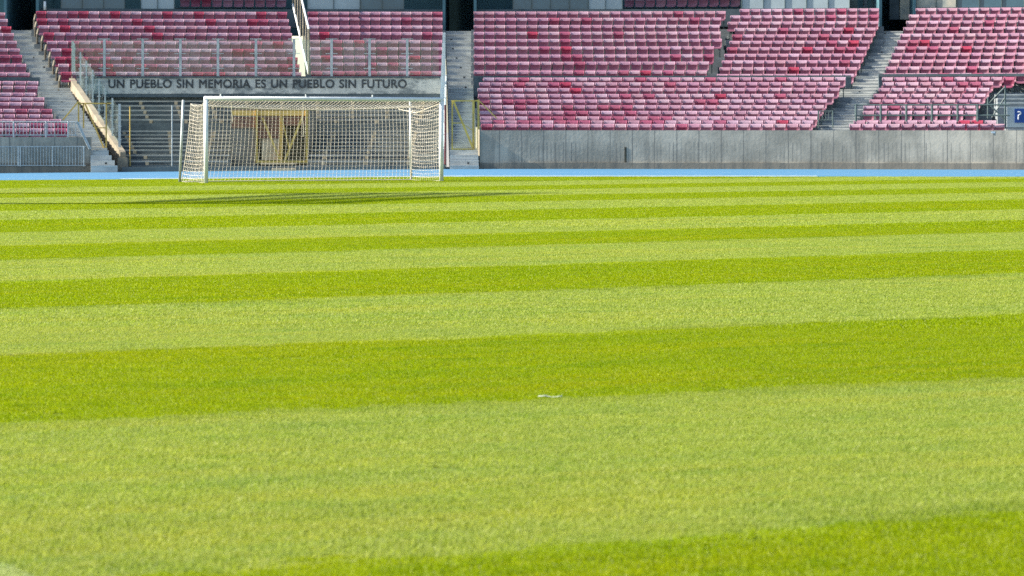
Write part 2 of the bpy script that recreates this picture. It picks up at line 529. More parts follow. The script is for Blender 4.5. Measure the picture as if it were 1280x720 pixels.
def grass_field():
    size = 0.55
    pc = bpy.data.collections.new("grass_patches")       # sources only, not in the scene
    k = 0
    LOD = [(9000, 0.019, 0.0028), (3200, 0.022, 0.0046), (950, 0.025, 0.009)]
    for lod, (cnt, h, wd) in enumerate(LOD):
        for lean in (-0.12, 0.45):
            for v in range(3):
                me = patch_mesh("grass_patch.%02d" % k, size, cnt, h, wd, lean)
                o = bpy.data.objects.new("grass_patch_%02d" % k, me)
                pc.objects.link(o)
                k += 1
    pts, idx = [], []
    for i in range(int(-70 / size), int(110 / size)):
        for j in range(0, int(115 / size)):
            P = U * ((i + 0.5) * size) + N_ * ((j + 0.5) * size)
            d = P.y
            if d < 7.5 or d > EDGE - 0.25:
                continue
            if abs(P.x) > 0.1602 * d * 1.12 + 7.0:
                continue
            lod = 0 if d < 24 else (1 if d < 48 else 2)
            pts.append((P.x + random.uniform(-.08, .08), P.y + random.uniform(-.08, .08), zg(P.x, P.y)))
            idx.append(lod * 6 + (3 if stripe_light(P) else 0) + random.randrange(3))
    me = bpy.data.meshes.new("grass")
    me.from_pydata(pts, [], [])
    a = me.attributes.new("patch", 'INT', 'POINT')
    a.data.foreach_set("value", idx)
    a = me.attributes.new("turn", 'FLOAT_VECTOR', 'POINT')
    a.data.foreach_set("vector", np.array([[0, 0, TH + random.uniform(-0.5, 0.5)] for _ in pts]).reshape(-1))
    o = bpy.data.objects.new("grass", me)
    COL.objects.link(o)
    tag(o, "short striped green grass of the football pitch", "grass", kind='stuff')
    ng = bpy.data.node_groups.new("grass_nodes", 'GeometryNodeTree')
    ng.interface.new_socket("Geometry", in_out='INPUT', socket_type='NodeSocketGeometry')
    ng.interface.new_socket("Geometry", in_out='OUTPUT', socket_type='NodeSocketGeometry')
    gi = ng.nodes.new("NodeGroupInput"); go = ng.nodes.new("NodeGroupOutput")
    ci = ng.nodes.new("GeometryNodeCollectionInfo")
    ci.inputs["Collection"].default_value = pc
    ci.inputs["Separate Children"].default_value = True
    ci.inputs["Reset Children"].default_value = True
    iop = ng.nodes.new("GeometryNodeInstanceOnPoints")
    iop.inputs["Pick Instance"].default_value = True
    na = ng.nodes.new("GeometryNodeInputNamedAttribute")
    na.data_type = 'INT'
    na.inputs["Name"].default_value = "patch"
    out = next(s for s in na.outputs if s.name == "Attribute" and s.enabled)
    nr_ = ng.nodes.new("GeometryNodeInputNamedAttribute")
    nr_.data_type = 'FLOAT_VECTOR'
    nr_.inputs["Name"].default_value = "turn"
    ng.links.new(next(q for q in nr_.outputs if q.name == "Attribute" and q.enabled), iop.inputs["Rotation"])
    ng.links.new(gi.outputs[0], iop.inputs["Points"])
    ng.links.new(ci.outputs[0], iop.inputs["Instance"])
    ng.links.new(out, iop.inputs["Instance Index"])
    ng.links.new(iop.outputs[0], go.inputs[0])
    md = o.modifiers.new("grass", 'NODES')
    md.node_group = ng
grass_field()

# small white peg left on the turf, and the corner of a painted line near the camera
d0 = 1.5 * F / (499.5 - HOR)
b = MB()
X0, X1 = PX(673, d0), PX(689, d0)
X3 = PX(703, d0)
b.tube([(X0, d0, 0.018), (lerp(X0, X3, .3), d0 + .01, 0.020), (lerp(X0, X3, .55), d0 + .012, 0.011), (lerp(X0, X3, .8), d0 + .01, 0.014), (X3, d0 + .01, 0.021)], 0.0036, 8)
tag(b.build('grass_marker', M['white_line'], smooth=True), "small white strip lying on the grass near the middle of the pitch", "marker")

# ------------------------------------------------------------------ stands: curved rows
def arc(X):
    q = X + 2.0
    return q * q / (2 * (100.0 if q > 0 else 150.0))
def yaw(X):
    q = X + 2.0
    return math.atan(q / (100.0 if q > 0 else 150.0))
def row_x(x, d0):
    X = PX(x, d0)
    for _ in range(3):
        X = PX(x, d0 - arc(X))
    return X

SEAT_TOP = 0.80
# --- one seat, local: origin on the step under the back, facing -Y
def shell(b, grid, th, mi=0, axis=(0, 1, 0)):
    """closed shell from a grid of points, thickened along +axis"""
    nr, nc = len(grid), len(grid[0])
    off = Vector(axis) * th
    vs = [Vector(p) for r_ in grid for p in r_] + [Vector(p) + off for r_ in grid for p in r_]
    n = nr * nc
    fs = []
    for i in range(nr - 1):
        for j in range(nc - 1):
            a = i * nc + j
            fs.append([a, a + 1, a + nc + 1, a + nc])
            fs.append([n + a, n + a + nc, n + a + nc + 1, n + a + 1])
    ring = [j for j in range(nc)] + [i * nc + nc - 1 for i in range(1, nr)] + [(nr - 1) * nc + j for j in range(nc - 2, -1, -1)] + [i * nc for i in range(nr - 2, 0, -1)]
    for a, c in zip(ring, ring[1:] + ring[:1]):
        fs.append([c, a, n + a, n + c])
    b.add(vs, fs, mi)

def seat_back_mb():
    b = MB()
    prof = [(0.664, -0.020, 0.0), (0.676, -0.040, .5), (0.71, -0.034, 1), (0.758, -0.022, 1), (0.780, -0.010, .6), (0.795, 0.012, .3), (0.80, 0.040, 0)]
    grid = []
    for z, y, rim in prof:
        row = []
        for u_, f_ in ((-1, 0.0), (-0.97, -0.030), (-0.90, -0.034), (-0.84, 0.0), (0, 0.006), (0.84, 0.0), (0.90, -0.034), (0.97, -0.030), (1, 0.0)):
            row.append((u_ * 0.2155, y + f_ * rim, z))
        grid.append(row)
    shell(b, grid, 0.022, 0)
    grid = []
    for z, y, hw in ((0.44, 0.020, 0.185), (0.52, 0.030, 0.195), (0.62, 0.012, 0.205), (0.666, -0.012, 0.212)):
        grid.append([(u_ * hw, y - 0.05 * abs(u_) ** 2, z) for u_ in (-1, -0.6, 0, 0.6, 1)])
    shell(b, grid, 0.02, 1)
    return b
def seat_pan_mb():
    b = MB()
    grid = []
    for y, z, hw in ((0.0, 0.435, 0.17), (-0.12, 0.415, 0.19), (-0.28, 0.43, 0.205), (-0.38, 0.445, 0.205), (-0.42, 0.425, 0.20), (-0.43, 0.385, 0.19)):
        grid.append([(u_ * hw, y, z + 0.018 * u_ * u_) for u_ in (-1, -0.5, 0, 0.5, 1)])
    shell(b, grid[::-1], -0.022, 0, (0, 0, 1))
    for sx in (-0.13, 0.13):
        b.box(sx - 0.015, sx + 0.015, -0.2, -0.06, 0.0, 0.41, 1)
        b.box(sx - 0.015, sx + 0.015, 0.056, 0.085, 0.30, 0.60, 1)
    return b
SB, SP = seat_back_mb(), seat_pan_mb()

RED = [(612, 126, 18), (655, 127, 14), (645, 134, 14), (710, 134, 10), (765, 134, 22), (720, 141, 18), (785, 141, 8), (880, 126, 14), (927, 126, 6),
       (690, 148, 44), (765, 148, 16), (820, 148, 14), (660, 113, 6), (830, 105, 13), (883, 86, 9), (780, 88, 12), (808, 92, 7), (725, 80, 6), (705, 65, 5),
       (20, 70, 22), (60, 32, 30), (85, 60, 26), (115, 74, 26), (35, 156, 12), (78, 157, 10), (20, 128, 8), (10, 86, 20), (230, 32, 8), (405, 72, 8), (420, 60, 22),
       (475, 76, 20), (440, 90, 30), (530, 91, 24), (1015, 156, 6), (1090, 116, 9), (1075, 133, 10), (1215, 150, 8)]
def red_zone(s):
    '''the unfaded red seats sit in clumps'''
    x = 640 + F * s['X'] / s['Y']
    y = HOR - F * (s['Z'] + SEAT_TOP - EYE) / s['Y']
    return any(abs(x - a) < r_ and abs(y - c) < 4.2 for a, c, r_ in RED)
def tint(pale=0.0, s=None):
    r_ = random.random()
    if s is not None and red_zone(s):
        r_ *= 0.13
        pale = 0
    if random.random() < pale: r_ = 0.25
    if r_ < 0.018:
        c = (0.26, 0.025, 0.055); nm = 'red'
    elif r_ < 0.09:
        c = (0.245, 0.06, 0.105); nm = 'rosy'
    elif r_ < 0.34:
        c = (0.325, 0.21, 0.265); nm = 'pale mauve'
    else:
        c = (0.282, 0.152, 0.205); nm = 'faded pink'
    j = random.uniform(0.93, 1.07)
    return tuple(min(1, q * j * random.uniform(0.96, 1.04)) for q in c), nm

seats = []     # dicts: X,Y,Z,yaw,block,row,col,d
def lay_row(block, ri, y, d0, xl, xr, ymid=None, pitch=0.464, zoff=0.0, skip=(), from_right=False):
    Xl, Xr = row_x(xl, d0), row_x(xr, d0)
    n = max(1, int(round((Xr - Xl) / pitch)))
    p = (Xr - Xl) / n
    Xm = (Xl + Xr) / 2
    Z = PZ(y, d0 - arc(Xm) * 0.6) - SEAT_TOP + zoff
    for k in range(n):
        if k in skip:
            continue
        X = Xl + (k + 0.5) * p
        seats.append(dict(X=X, Y=d0 - arc(X), Z=Z, yaw=yaw(X) * (1.35 if X > 0 else 1.0), block=block, row=ri, col=(n - k if from_right else k + 1), d=d0 - arc(X)))
    return Xl, Xr, Z

LOW_Y = [155.0, 150.6, 145.6, 138.7, 131.6, 124.4, 117.6, 110.2, 103.0, 96.9]
LOW_D = [120.7 + 0.84 * i for i in range(10)]
def terrace(name, rows, label, mat=M['terrace'], group=None, deep=1.3, front=0.66):
    """stepped concrete under a block of seats; rows = [(Xl, Xr, d0, floor z, tread)]"""
    b = MB()
    for i, (Xl, Xr, d0, z, tread) in enumerate(rows):
        n = max(2, int((Xr - Xl) / 1.5))
        xs = np.linspace(Xl, Xr, n + 1)
        f0 = [(x, d0 - front - arc(x)) for x in xs]
        b0 = [(x, d0 - front + tread - arc(x)) for x in xs][::-1]
        outline = f0 + b0
        b.hexa([(x, y, max(z - deep, -0.3)) for x, y in outline], [(x, y, z) for x, y in outline])
    o = b.build(name, mat)
    return tag(o, label, "stand terrace", group)

TG = "stepped seating terraces of the stand"
def make_block(key, ys, ds, lefts, rights, tread, label, low=False, pad=(0.1, 0.1), skip_rows=(), from_right=False, dy=0.0, pitch=0.464):
    rows = []
    for i, (y, d) in enumerate(zip(ys, ds)):
        xl, xr = lefts(y), rights(y)
        if i in skip_rows:
            Xl, Xr = row_x(xl, d), row_x(xr, d)
            Z = PZ(y, d - arc((Xl + Xr) / 2) * 0.6) - SEAT_TOP
        else:
            Xl, Xr, Z = lay_row(key, i, y, d, xl, xr, pitch=pitch, from_right=from_right)
        rows.append((Xl - pad[0], Xr + pad[1], d, Z, tread))
    terrace('seating_terrace', rows, label, group=TG)
    return rows

# lower blocks
def low_left_edge(y):  return 601.5 if y < 150 else 603.0
LC = make_block('LC', LOW_Y, LOW_D,
                lambda y: interp(y, [97, 103, 110, 155], [604, 598.5, 596.5, 601]),
                lambda y: interp(y, [97, 103, 110, 118, 124, 131, 139, 146, 151, 155], [1058, 1051, 1050, 1043, 1035, 1031, 1026, 1022, 1017, 1014]),
                0.84, "lower seating terrace of stepped concrete between the middle and right stairways")
LR = make_block('LR', LOW_Y, LOW_D,
                lambda y: interp(y, [97, 103, 110, 118, 124, 131, 139, 150, 155], [1102, 1103, 1098, 1091, 1087, 1079, 1078, 1067, 1061]),
                lambda y: interp(y, [97, 103, 110, 118, 124, 132, 138, 149, 155], [1269, 1243, 1238, 1233, 1227, 1220, 1220, 1243, 1257]),
                0.84, "lower seating terrace of stepped concrete right of the right stairway", skip_rows=(2,))
LOWL_Y = [160.5, 154.2, 149.0, 143.0, 136.3, 128.0, 121.8, 116.0, 107.5, 101.8]
LL = make_block('LL', LOWL_Y, LOW_D, lambda y: -75.0,
                lambda y: interp(y, [101, 107, 116, 121, 128, 136, 143, 149, 154, 159], [49, 48, 45, 56, 55.5, 66, 67, 77, 85, 85]),
                0.84, "lower seating terrace of stepped concrete left of the left stairway", from_right=True)

# upper blocks
UP_D = lambda n, a=130.4, b_=138.1: [a + (b_ - a) * i / (n - 1) for i in range(n)]
UC_Y = [88.5, 77.2, 68.2, 58.2, 48.9, 39.8, 31.4, 22.4, 14.4]
make_block('UCl', UC_Y, UP_D(9), lambda y: 592.0, lambda y: interp(y, [14, 27, 31, 49, 58, 69, 77, 89], [908, 899, 900, 903, 893, 893, 887, 884]),
           0.97, "upper seating terrace right of the middle stairway", pitch=0.458)
UR_Y = [92.6, 84.2, 75.6, 67.4, 59.2, 51.2, 43.2, 35.2, 27.2, 19.3, 11.4]
make_block('UCr', UR_Y, UP_D(11), lambda y: interp(y, [11, 19, 27, 35, 92], [925, 913, 909, 918, 896]),
           lambda y: interp(y, [11, 27, 36, 95], [1099.5, 1099, 1095, 1067]), 0.78, "upper seating terrace left of the right stairway", pitch=0.45)
URR_Y = [q - 0.9 for q in UR_Y]
make_block('UR', URR_Y, UP_D(11), lambda y: interp(y, [10, 18, 92], [1145, 1136, 1103]), lambda y: 1400.0,
           0.78, "upper seating terrace right of the right stairway", pitch=0.448)
ULM_Y = [90.2, 80.3, 71.5, 61.2, 52.0, 41.3, 32.6, 24.0, 14.8]
make_block('ULm', ULM_Y, UP_D(9), lambda y: interp(y, [14.8, 24, 32, 41, 52, 61, 71.5, 80, 90], [45, 46, 48, 54, 58.5, 63.5, 68.5, 72.5, 76]),
           lambda y: interp(y, [14, 52, 90], [359, 368, 377]), 0.97, "upper seating terrace right of the left stairway and left of the white rail", pitch=0.448)
ULR_Y = [89.4, 78.4, 69.9, 59.2, 50.5, 40.2, 32.0, 22.0, 14.8]
make_block('ULr', ULR_Y, UP_D(9), lambda y: interp(y, [14, 90], [384.5, 389]), lambda y: 553.5,
           0.97, "upper seating terrace left of the middle stairway and right of the white rail", pitch=0.448)
UL_Y = [91.0, 80.0, 69.0, 61.0, 51.5, 41.8, 33.5, 24.2, 16.2]
make_block('UL', UL_Y, UP_D(9), lambda y: -75.0, lambda y: interp(y, [16, 91], [7, 37.5]), 0.97, "upper seating terrace left of the left stairway", from_right=True, pitch=0.448)
# a few rows of the tier behind the screens
for x0, x1 in ((224.5, 358.5), (780, 926)):
    d = 140.6
    rr = []
    for i in range(2):
        Xl, Xr = row_x(x0, d + i * .9), row_x(x1, d + i * .9)
        n = int(round((Xr - Xl) / 0.464))
        p_ = (Xr - Xl) / n
        Z = PZ(11.4, d) - 0.30 + 0.34 * i
        for k in range(n):
            X = Xl + (k + .5) * p_
            seats.append(dict(X=X, Y=d + i * .9 - arc(X), Z=Z, yaw=yaw(X) * (1.35 if X > 0 else 1.0), block='B%d' % x0, row=i, col=k + 1, d=d + 30))
        rr.append((Xl - .1, Xr + .1, d + i * .9, Z, 0.9))
    terrace('seating_terrace', rr, "short rear seating deck behind the upper block " + ("left of the white rail" if x0 < 400 else "near the small aisle on the right"), group=TG, mat=M['slab'])

# ---- seats: the 300 nearest as objects, the rest as one mass
ORD = ["zeroth", "first", "second", "third", "fourth", "fifth", "sixth", "seventh", "eighth", "ninth", "tenth", "eleventh", "twelfth", "thirteenth",
       "fourteenth", "fifteenth", "sixteenth", "seventeenth", "eighteenth", "nineteenth", "twentieth"]
def ordinal(n):
    if n <= 20: return ORD[n]
    if n == 30: return "thirtieth"
    return ("twenty-" if n < 30 else "thirty-") + ORD[n % 10]
SIDE = {'LC': 'right of the middle stairway', 'LR': 'right of the right stairway', 'LL': 'left of the left stairway'}
def in_frame(s):
    x = 640 + F * s['X'] / s['Y']
    return -6 < x < 1286
cand = sorted([s for s in seats if s['block'] in SIDE and in_frame(s)], key=lambda s: (s['row'], s['d']))
solo = cand[:300]
solo_ids = {id(s) for s in solo}
red_at = {('LC', 0, 25), ('LR', 0, 1), ('LR', 0, 12), ('LR', 1, 12), ('LR', 4, 1), ('LR', 6, 1)}
proto = None
for s in solo:
    c, nm = tint(0.7 if s['X'] > 6 else 0.15, s)  # paler tints on the right paint in the sunlight there
    lab = "%s seat, %s row up from the wall, %s %s" % (nm, ORD[s['row'] + 1], ordinal(s['col']), SIDE[s['block']])
    loc = (s['X'], s['Y'], s['Z'])
    if proto is None:
        root = thing('stadium_seat', lab, 'stadium seat', (0, 0, 0), "plastic seats in rows on the stand")
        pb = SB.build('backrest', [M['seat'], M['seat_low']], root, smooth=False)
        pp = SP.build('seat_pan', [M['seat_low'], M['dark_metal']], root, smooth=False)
        proto = root
        kids = [pb, pp]
    else:
        root = proto.copy(); COL.objects.link(root)
        root["label"] = lab
        kids = []
        for ch in (pb, pp):
            q = ch.copy(); COL.objects.link(q); q.parent = root
            kids.append(q)
    root.location = loc
    root.rotation_euler = (0, 0, -s['yaw'])
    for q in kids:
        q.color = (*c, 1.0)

def seat_mass():
    V, FA, MI, TC = [], [], [], []
    src_v = np.array(SB.v + SP.v); nb = len(SB.v)
    src_f = SB.f + [[i + nb for i in f] for f in SP.f]
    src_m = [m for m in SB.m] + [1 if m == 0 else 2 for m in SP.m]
    nv = len(src_v)
    off = 0
    for s in seats:
        if id(s) in solo_ids:
            continue
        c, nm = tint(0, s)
        # the middle-left block is redder low down and near its left end
        if s['block'] in ('ULm', 'UL') and random.random() < 0.10:
            c = (0.26, 0.035, 0.07)
        ca, sa = math.cos(-s['yaw']), math.sin(-s['yaw'])
        v = src_v.copy()
        v[:, 0] = src_v[:, 0] * ca - src_v[:, 1] * sa + s['X']
        v[:, 1] = src_v[:, 0] * sa + src_v[:, 1] * ca + s['Y']
        v[:, 2] += s['Z']
        V.append(v)
        FA += [[i + off for i in f] for f in src_f]
        MI += src_m
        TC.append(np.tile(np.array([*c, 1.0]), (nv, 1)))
        off += nv
    me = bpy.data.meshes.new('seat_rows')
    me.from_pydata(np.concatenate(V).tolist(), [], FA)
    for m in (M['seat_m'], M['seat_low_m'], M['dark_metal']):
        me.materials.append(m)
    me.polygons.foreach_set("material_index", MI)
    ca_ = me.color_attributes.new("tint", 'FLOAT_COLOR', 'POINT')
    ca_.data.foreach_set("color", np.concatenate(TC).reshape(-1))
    o = bpy.data.objects.new('seat_rows', me)
    COL.objects.link(o)
    tag(o, "mass of faded pink and red plastic seats filling the upper rows", "stadium seats", kind='stuff')
seat_mass()

# ------------------------------------------------------------------ stairways
PROF_D = [118.75, 119.95, 121.5, 128.4, 129.9, 138.3]
PROF_Z = [0.0, 0.74, 1.02, 2.72, 3.02, 5.74]
def stairway(label, xl, xr, d_from, steps, zlow=-0.3, zbase=None, mat=M['concrete']):
    b = MB()
    d = d_from
    ds = []
    while d < 138.2:
        ds.append(d)
        d += 0.30 if d < 119.9 else 0.44
    ds.append(138.3)
    for i in range(len(ds) - 1):
        z = interp(ds[i] + 0.22, PROF_D, PROF_Z)
        if zbase: z = max(z, zbase)
        a, c = ds[i], ds[i + 1]
        y = HOR - (z - EYE) * F / a
        XL = lambda dd: row_x(xl(y), dd); XR = lambda dd: row_x(xr(y), dd)
        pts = [(XL(a), a - arc(XL(a))), (XR(a), a - arc(XR(a))), (XR(c), c - arc(XR(c))), (XL(c), c - arc(XL(c)))]
        b.hexa([(x, yy, zlow if z < 1.2 else z - 1.1) for x, yy in pts], [(x, yy, z) for x, yy in pts])
        (xa, ya), (xb, yb) = pts[0], pts[1]
        b.hexa([(xa, ya - .015, z - .035), (xb, yb - .015, z - .035), (xb, yb - .003, z - .035), (xa, ya - .003, z - .035)],
               [(xa, ya - .015, z + .004), (xb, yb - .015, z + .004), (xb, yb + .03, z + .004), (xa, ya + .03, z + .004)], 1)
        if i % 3 == 1:      # small round-ish drain hole in the riser
            xm = lerp(xa, xb, 0.45 + 0.25 * math.sin(i * 2.3)); ym = lerp(ya, yb, .5)
            b.box(xm - .035, xm + .035, ym - .02, ym - .004, z - .13, z - .07, 2)
    o = b.build('stairway', [mat, M['nosing'], M['black']])
    tag(o, label, "stairs", "concrete stairways of the stand")
    return o
stairway("left concrete stairway climbing beside the cream wall with glass fence",
         lambda y: interp(y, [38, 91, 116, 160, 190, 213], [8, 39, 48, 86, 113, 114]),
         lambda y: interp(y, [38, 91, 118, 160, 205, 213], [46, 80, 91, 119, 146, 150]), 118.75, 0)
stairway("middle concrete stairway rising straight behind the yellow gate",
         lambda y: interp(y, [38, 95, 185, 213], [557, 559, 562, 563]),
         lambda y: interp(y, [38, 95, 120, 185, 213], [591.5, 591.5, 592, 597.5, 599]), 118.75, 0)
stairway("right concrete stairway slanting between the two right seating blocks",
         lambda y: interp(y, [38, 95, 110, 162], [1100, 1068, 1052, 1016]),
         lambda y: interp(y, [38, 95, 110, 162], [1130, 1102, 1097, 1062]), 120.2, 0, zbase=1.28)

# ------------------------------------------------------------------ front walls
def front_wall(label, x0, x1, z_top, d0, plinth=True, zb=-0.25):
    b = MB()
    X0, X1 = row_x(x0, d0), row_x(x1, d0)
    n = max(3, int((X1 - X0) / 1.2))
    xs = np.linspace(X0, X1, n + 1)
    f = [(x, d0 - arc(x)) for x in xs]; k = [(x, d0 + 0.32 - arc(x)) for x in xs][::-1]
    b.hexa([(x, y, zb) for x, y in f + k], [(x, y, z_top) for x, y in f + k])
    # plinth
    f = [(x, d0 - 0.09 - arc(x)) for x in xs]; k = [(x, d0 - 0.002 - arc(x)) for x in xs][::-1]
    pz = (lambda x: 0.235 + zg(x, 115) * 1.0)
    b.hexa([(x, y, zb) for x, y in f + k], [(x, y, pz(x)) for x, y in f + k])
    o = b.build('concrete_wall', M['wall'])
    return tag(o, label, "wall", "stained concrete front walls of the stand")
front_wall("long stained grey concrete front wall right of the middle stairway", 599.5, 1420, PZ(162.9, 119.4), 119.5)
front_wall("grey concrete front wall at far left behind the pale vertical railing", -120, 113, PZ(171.3, 119.4), 119.5)
xa, xb = row_x(594.5, 120.2), row_x(599.3, 119.45)
b = MB()
b.hexa([(xa, 120.2 - arc(xa), -.3), (xb, 119.4 - arc(xb), -.3), (xb, 120.3 - arc(xb), -.3)], [(xa, 120.2 - arc(xa), PZ(159, 120)), (xb, 119.4 - arc(xb), PZ(163.2, 119.4)), (xb, 120.3 - arc(xb), PZ(158, 120.2))])
tag(b.build('wall_end', M['cream']), "cream sunlit end of the concrete wall beside the yellow gate of the middle stairway", "wall end")
# kerb in front of the sunken bench pit
b = MB()
for x in np.linspace(row_x(153, 119.3), row_x(556, 119.3), 13)[:-1]:
    dx = (row_x(556, 119.3) - row_x(153, 119.3)) / 12
    b.hexa([(x, 119.15 - arc(x), -0.3), (x + dx, 119.15 - arc(x + dx), -0.3), (x + dx, 119.45 - arc(x + dx), -0.3), (x, 119.45 - arc(x), -0.3)],
           [(x, 119.15 - arc(x), 0.18 + zg(x, 115)), (x + dx, 119.15 - arc(x + dx), 0.18 + zg(x + dx, 115)), (x + dx, 119.45 - arc(x + dx), 0.18 + zg(x + dx, 115)), (x, 119.45 - arc(x), 0.18 + zg(x, 115))])
tag(b.build('pit_kerb', M['old_step']), "low dark concrete kerb in front of the shaded old benches", "kerb")
# dark groove (a pipe slot) and a small white tag on the long wall
xg = row_x(782, 119.4)
b = MB(); b.box(xg - .035, xg + .035, 119.5 - arc(xg) - .018, 119.5 - arc(xg) - .003, 0.25, 0.82)
tag(b.build('drain_pipe', M['rust']), "narrow dark rusty drain pipe on the long concrete wall", "pipe")
xg = row_x(1242, 119.4)
b = MB(); b.box(xg - .075, xg + .075, 119.5 - arc(xg) - .02, 119.5 - arc(xg) - .003, PZ(166.6, 117.5), PZ(164.2, 117.5))
tag(b.build('wall_tag', M['white_paint']), "tiny white tag near the top of the right concrete wall", "tag")

# slab barrier between lower and upper tiers
def barrier(label, x0, x1, y0, y1, d0, m=M['slab'], ends=()):
    b = MB()
    X0, X1 = row_x(x0, d0), row_x(x1, d0)
    n = max(2, int((X1 - X0) / 1.5))
    xs = np.linspace(X0, X1, n + 1)
    f = [(x, d0 - arc(x)) for x in xs]; k = [(x, d0 + 0.22 - arc(x)) for x in xs][::-1]
    za, zb = PZ(y1, d0), PZ(y0, d0)
    b.hexa([(x, y, za) for x, y in f + k], [(x, y, zb) for x, y in f + k])
    for (xa, xb, yb) in ends:
        Xa, Xb = row_x(xa, d0), row_x(xb, d0)
        b.box(Xa, Xb, d0 - arc(Xa) + .004, d0 - arc(Xa) + .2, PZ(yb, d0), za - 0.001)
    return tag(b.build('parapet', m), label, "parapet", "dark parapets between the two tiers")
barrier("dark blue grey parapet edge between the tiers right of the middle stairway", 591.5, 1064, 94.8, 97.4, 129.3,
        ends=((592.3, 603, 121), (1057, 1064, 111)))
barrier("dark blue grey parapet edge between the tiers right of the right stairway", 1098, 1420, 93.2, 96.6, 129.3, ends=((1098.5, 1103, 112),))
barrier("dark blue grey parapet edge between the tiers left of the left stairway", -120, 49, 97.0, 101.4, 129.3, ends=((44, 49, 108),))

# ------------------------------------------------------------------ sunken old benches with the inscription
A = Vector((PX(84, 130.3) + .12, 129.72, 0)); B = Vector((PX(150, 119.6), 119.6, 0))
def wl(d):   # inner left side of the pit
    return lerp(B.x, A.x, (d - 119.6) / (130.3 - 119.6)) + 0.24
XRW = PX(551.5, 124)      # right side wall of the pit
# left cream wall
nrm = Vector(((A - B).y, -(A - B).x, 0)).normalized()     # to the right
b = MB()
zA, zB = PZ(96, 130.3), PZ(190, 119.6)
th = nrm * 0.22
b.hexa([(A.x, A.y, -0.3), (B.x, B.y, -0.3), (B.x + th.x, B.y + th.y, -0.3), (A.x + th.x, A.y + th.y, -0.3)],
       [(A.x, A.y, zA), (B.x, B.y, zB), (B.x + th.x, B.y + th.y, zB), (A.x + th.x, A.y + th.y, zA)])
b.box(B.x - .05, B.x + .30, B.y - .32, B.y - .004, -0.3, 0.42)
tag(b.build('stair_wall', M['cream']), "sunlit cream wall sloping down beside the left stairway", "wall")
# its glass fence
gf = thing('glass_fence', "sloping glass fence with steel posts on the cream stair wall", "glass fence", (B.x + .1, B.y, zB), "glass fences of the stand")
fx = [84.5, 93, 100.5, 108, 116, 124, 131.5, 140.5, 149.5]
tp = []
for i, x in enumerate(fx):
    t_ = i / (len(fx) - 1)
    # depth where the wall's line is seen at x
    lo_, hi_ = 119.6, 130.3
    for _ in range(30):
        m_ = (lo_ + hi_) / 2
        Xw = lerp(B.x, A.x, (m_ - 119.6) / 10.7) + .11
        if 640 + F * Xw / m_ > x: lo_ = m_
        else: hi_ = m_
    d = (lo_ + hi_) / 2
    Xw = lerp(B.x, A.x, (d - 119.6) / 10.7) + .11
    zz = lerp(zB, zA, (d - 119.6) / 10.7)
    top = zz + (1.45 if i < 8 else 1.62)
    tp.append((Xw, d, zz, top))
    b = MB()
    ww = 0.09 if i in (0, 8) else 0.06
    b.box(Xw - ww / 2, Xw + ww / 2, d - .03, d + .03, zz - 0.004, top)
    for q in (0.25, 0.75, 1.2):
        b.box(Xw - .07, Xw + .07, d - .045, d - .031, zz + q, zz + q + .05)
    b.build('post', M['galv'], gf)
for (a, c) in zip(tp[:-1], tp[1:]):
    b = MB()
    b.hexa([(a[0], a[1] - .09, a[2] + .05), (c[0], c[1] + .09, c[2] + .05), (c[0] + .012, c[1] + .09, c[2] + .05), (a[0] + .012, a[1] - .09, a[2] + .05)],
           [(a[0], a[1] - .09, a[2] + 1.42), (c[0], c[1] + .09, c[2] + 1.42), (c[0] + .012, c[1] + .09, c[2] + 1.42), (a[0] + .012, a[1] - .09, a[2] + 1.42)])
    b.build('pane', M['glass'], gf)

# steps of the pit
LOWB_Y = [201, 193.5, 187, 182, 177, 172.5, 168, 163.2]
LOWB_D = [119.7 + 0.70 * i for i in range(8)]
UPB_Y = [149, 143, 137.4, 131.6, 125.8]
UPB_D = [125.5 + 0.68 * i for i in range(5)]
TUN0, TUN1 = PX(290, 121), PX(386, 121)
b = MB()
for i, (y, d) in enumerate(zip(LOWB_Y + UPB_Y, LOWB_D + UPB_D)):
    z = PZ(y, d) - 0.16
    nd = (LOWB_D + UPB_D + [129.0])[i + 1]
    segs = [(wl(d), TUN0), (TUN1, XRW)] if i < 9 else [(wl(d), XRW)]
    for a, c in segs:
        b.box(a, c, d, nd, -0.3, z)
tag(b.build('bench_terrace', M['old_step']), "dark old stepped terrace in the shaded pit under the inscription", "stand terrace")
BG = "weathered wooden benches in the pit"
for i, (y, d) in enumerate(zip(LOWB_Y + UPB_Y, LOWB_D + UPB_D)):
    z = PZ(y, d)
    segs = [(wl(d) + .1, TUN0 - .05, 'left of the tunnel'), (TUN1 + .05, XRW - .12, 'right of the tunnel')] if i < 9 else [(wl(d) + .1, XRW - .12, 'above the tunnel')]
    for a, c, wh in segs:
        t_ = thing('wooden_bench', "weathered wooden bench, %s row up in the shaded pit, %s" % (ORD[i + 1], wh), "bench", ((a + c) / 2, d + .2, z - .16), BG)
        p = MB(); p.box(a, c, d + .06, d + .34, z - .05, z)
        p.build('plank', M['old_wood'], t_)
        n = max(2, int((c - a) / 1.35))
        for k in range(n):
            xx = lerp(a, c, (k + .5) / n) + (12 - i) * -0.02
            s_ = MB(); s_.box(xx - .06, xx + .06, d + .02, d + .28, z - .162, z - .052)
            s_.build('support', M['pale_board'], t_)
# back of the pit and slab above
b = MB(); b.box(wl(129) + .0, XRW, 129.02, 129.25, 1.5, PZ(117.4, 129) + .25)
tag(b.build('pit_back_wall', M['old_step']), "dark wall at the back of the pit below the inscription", "wall")
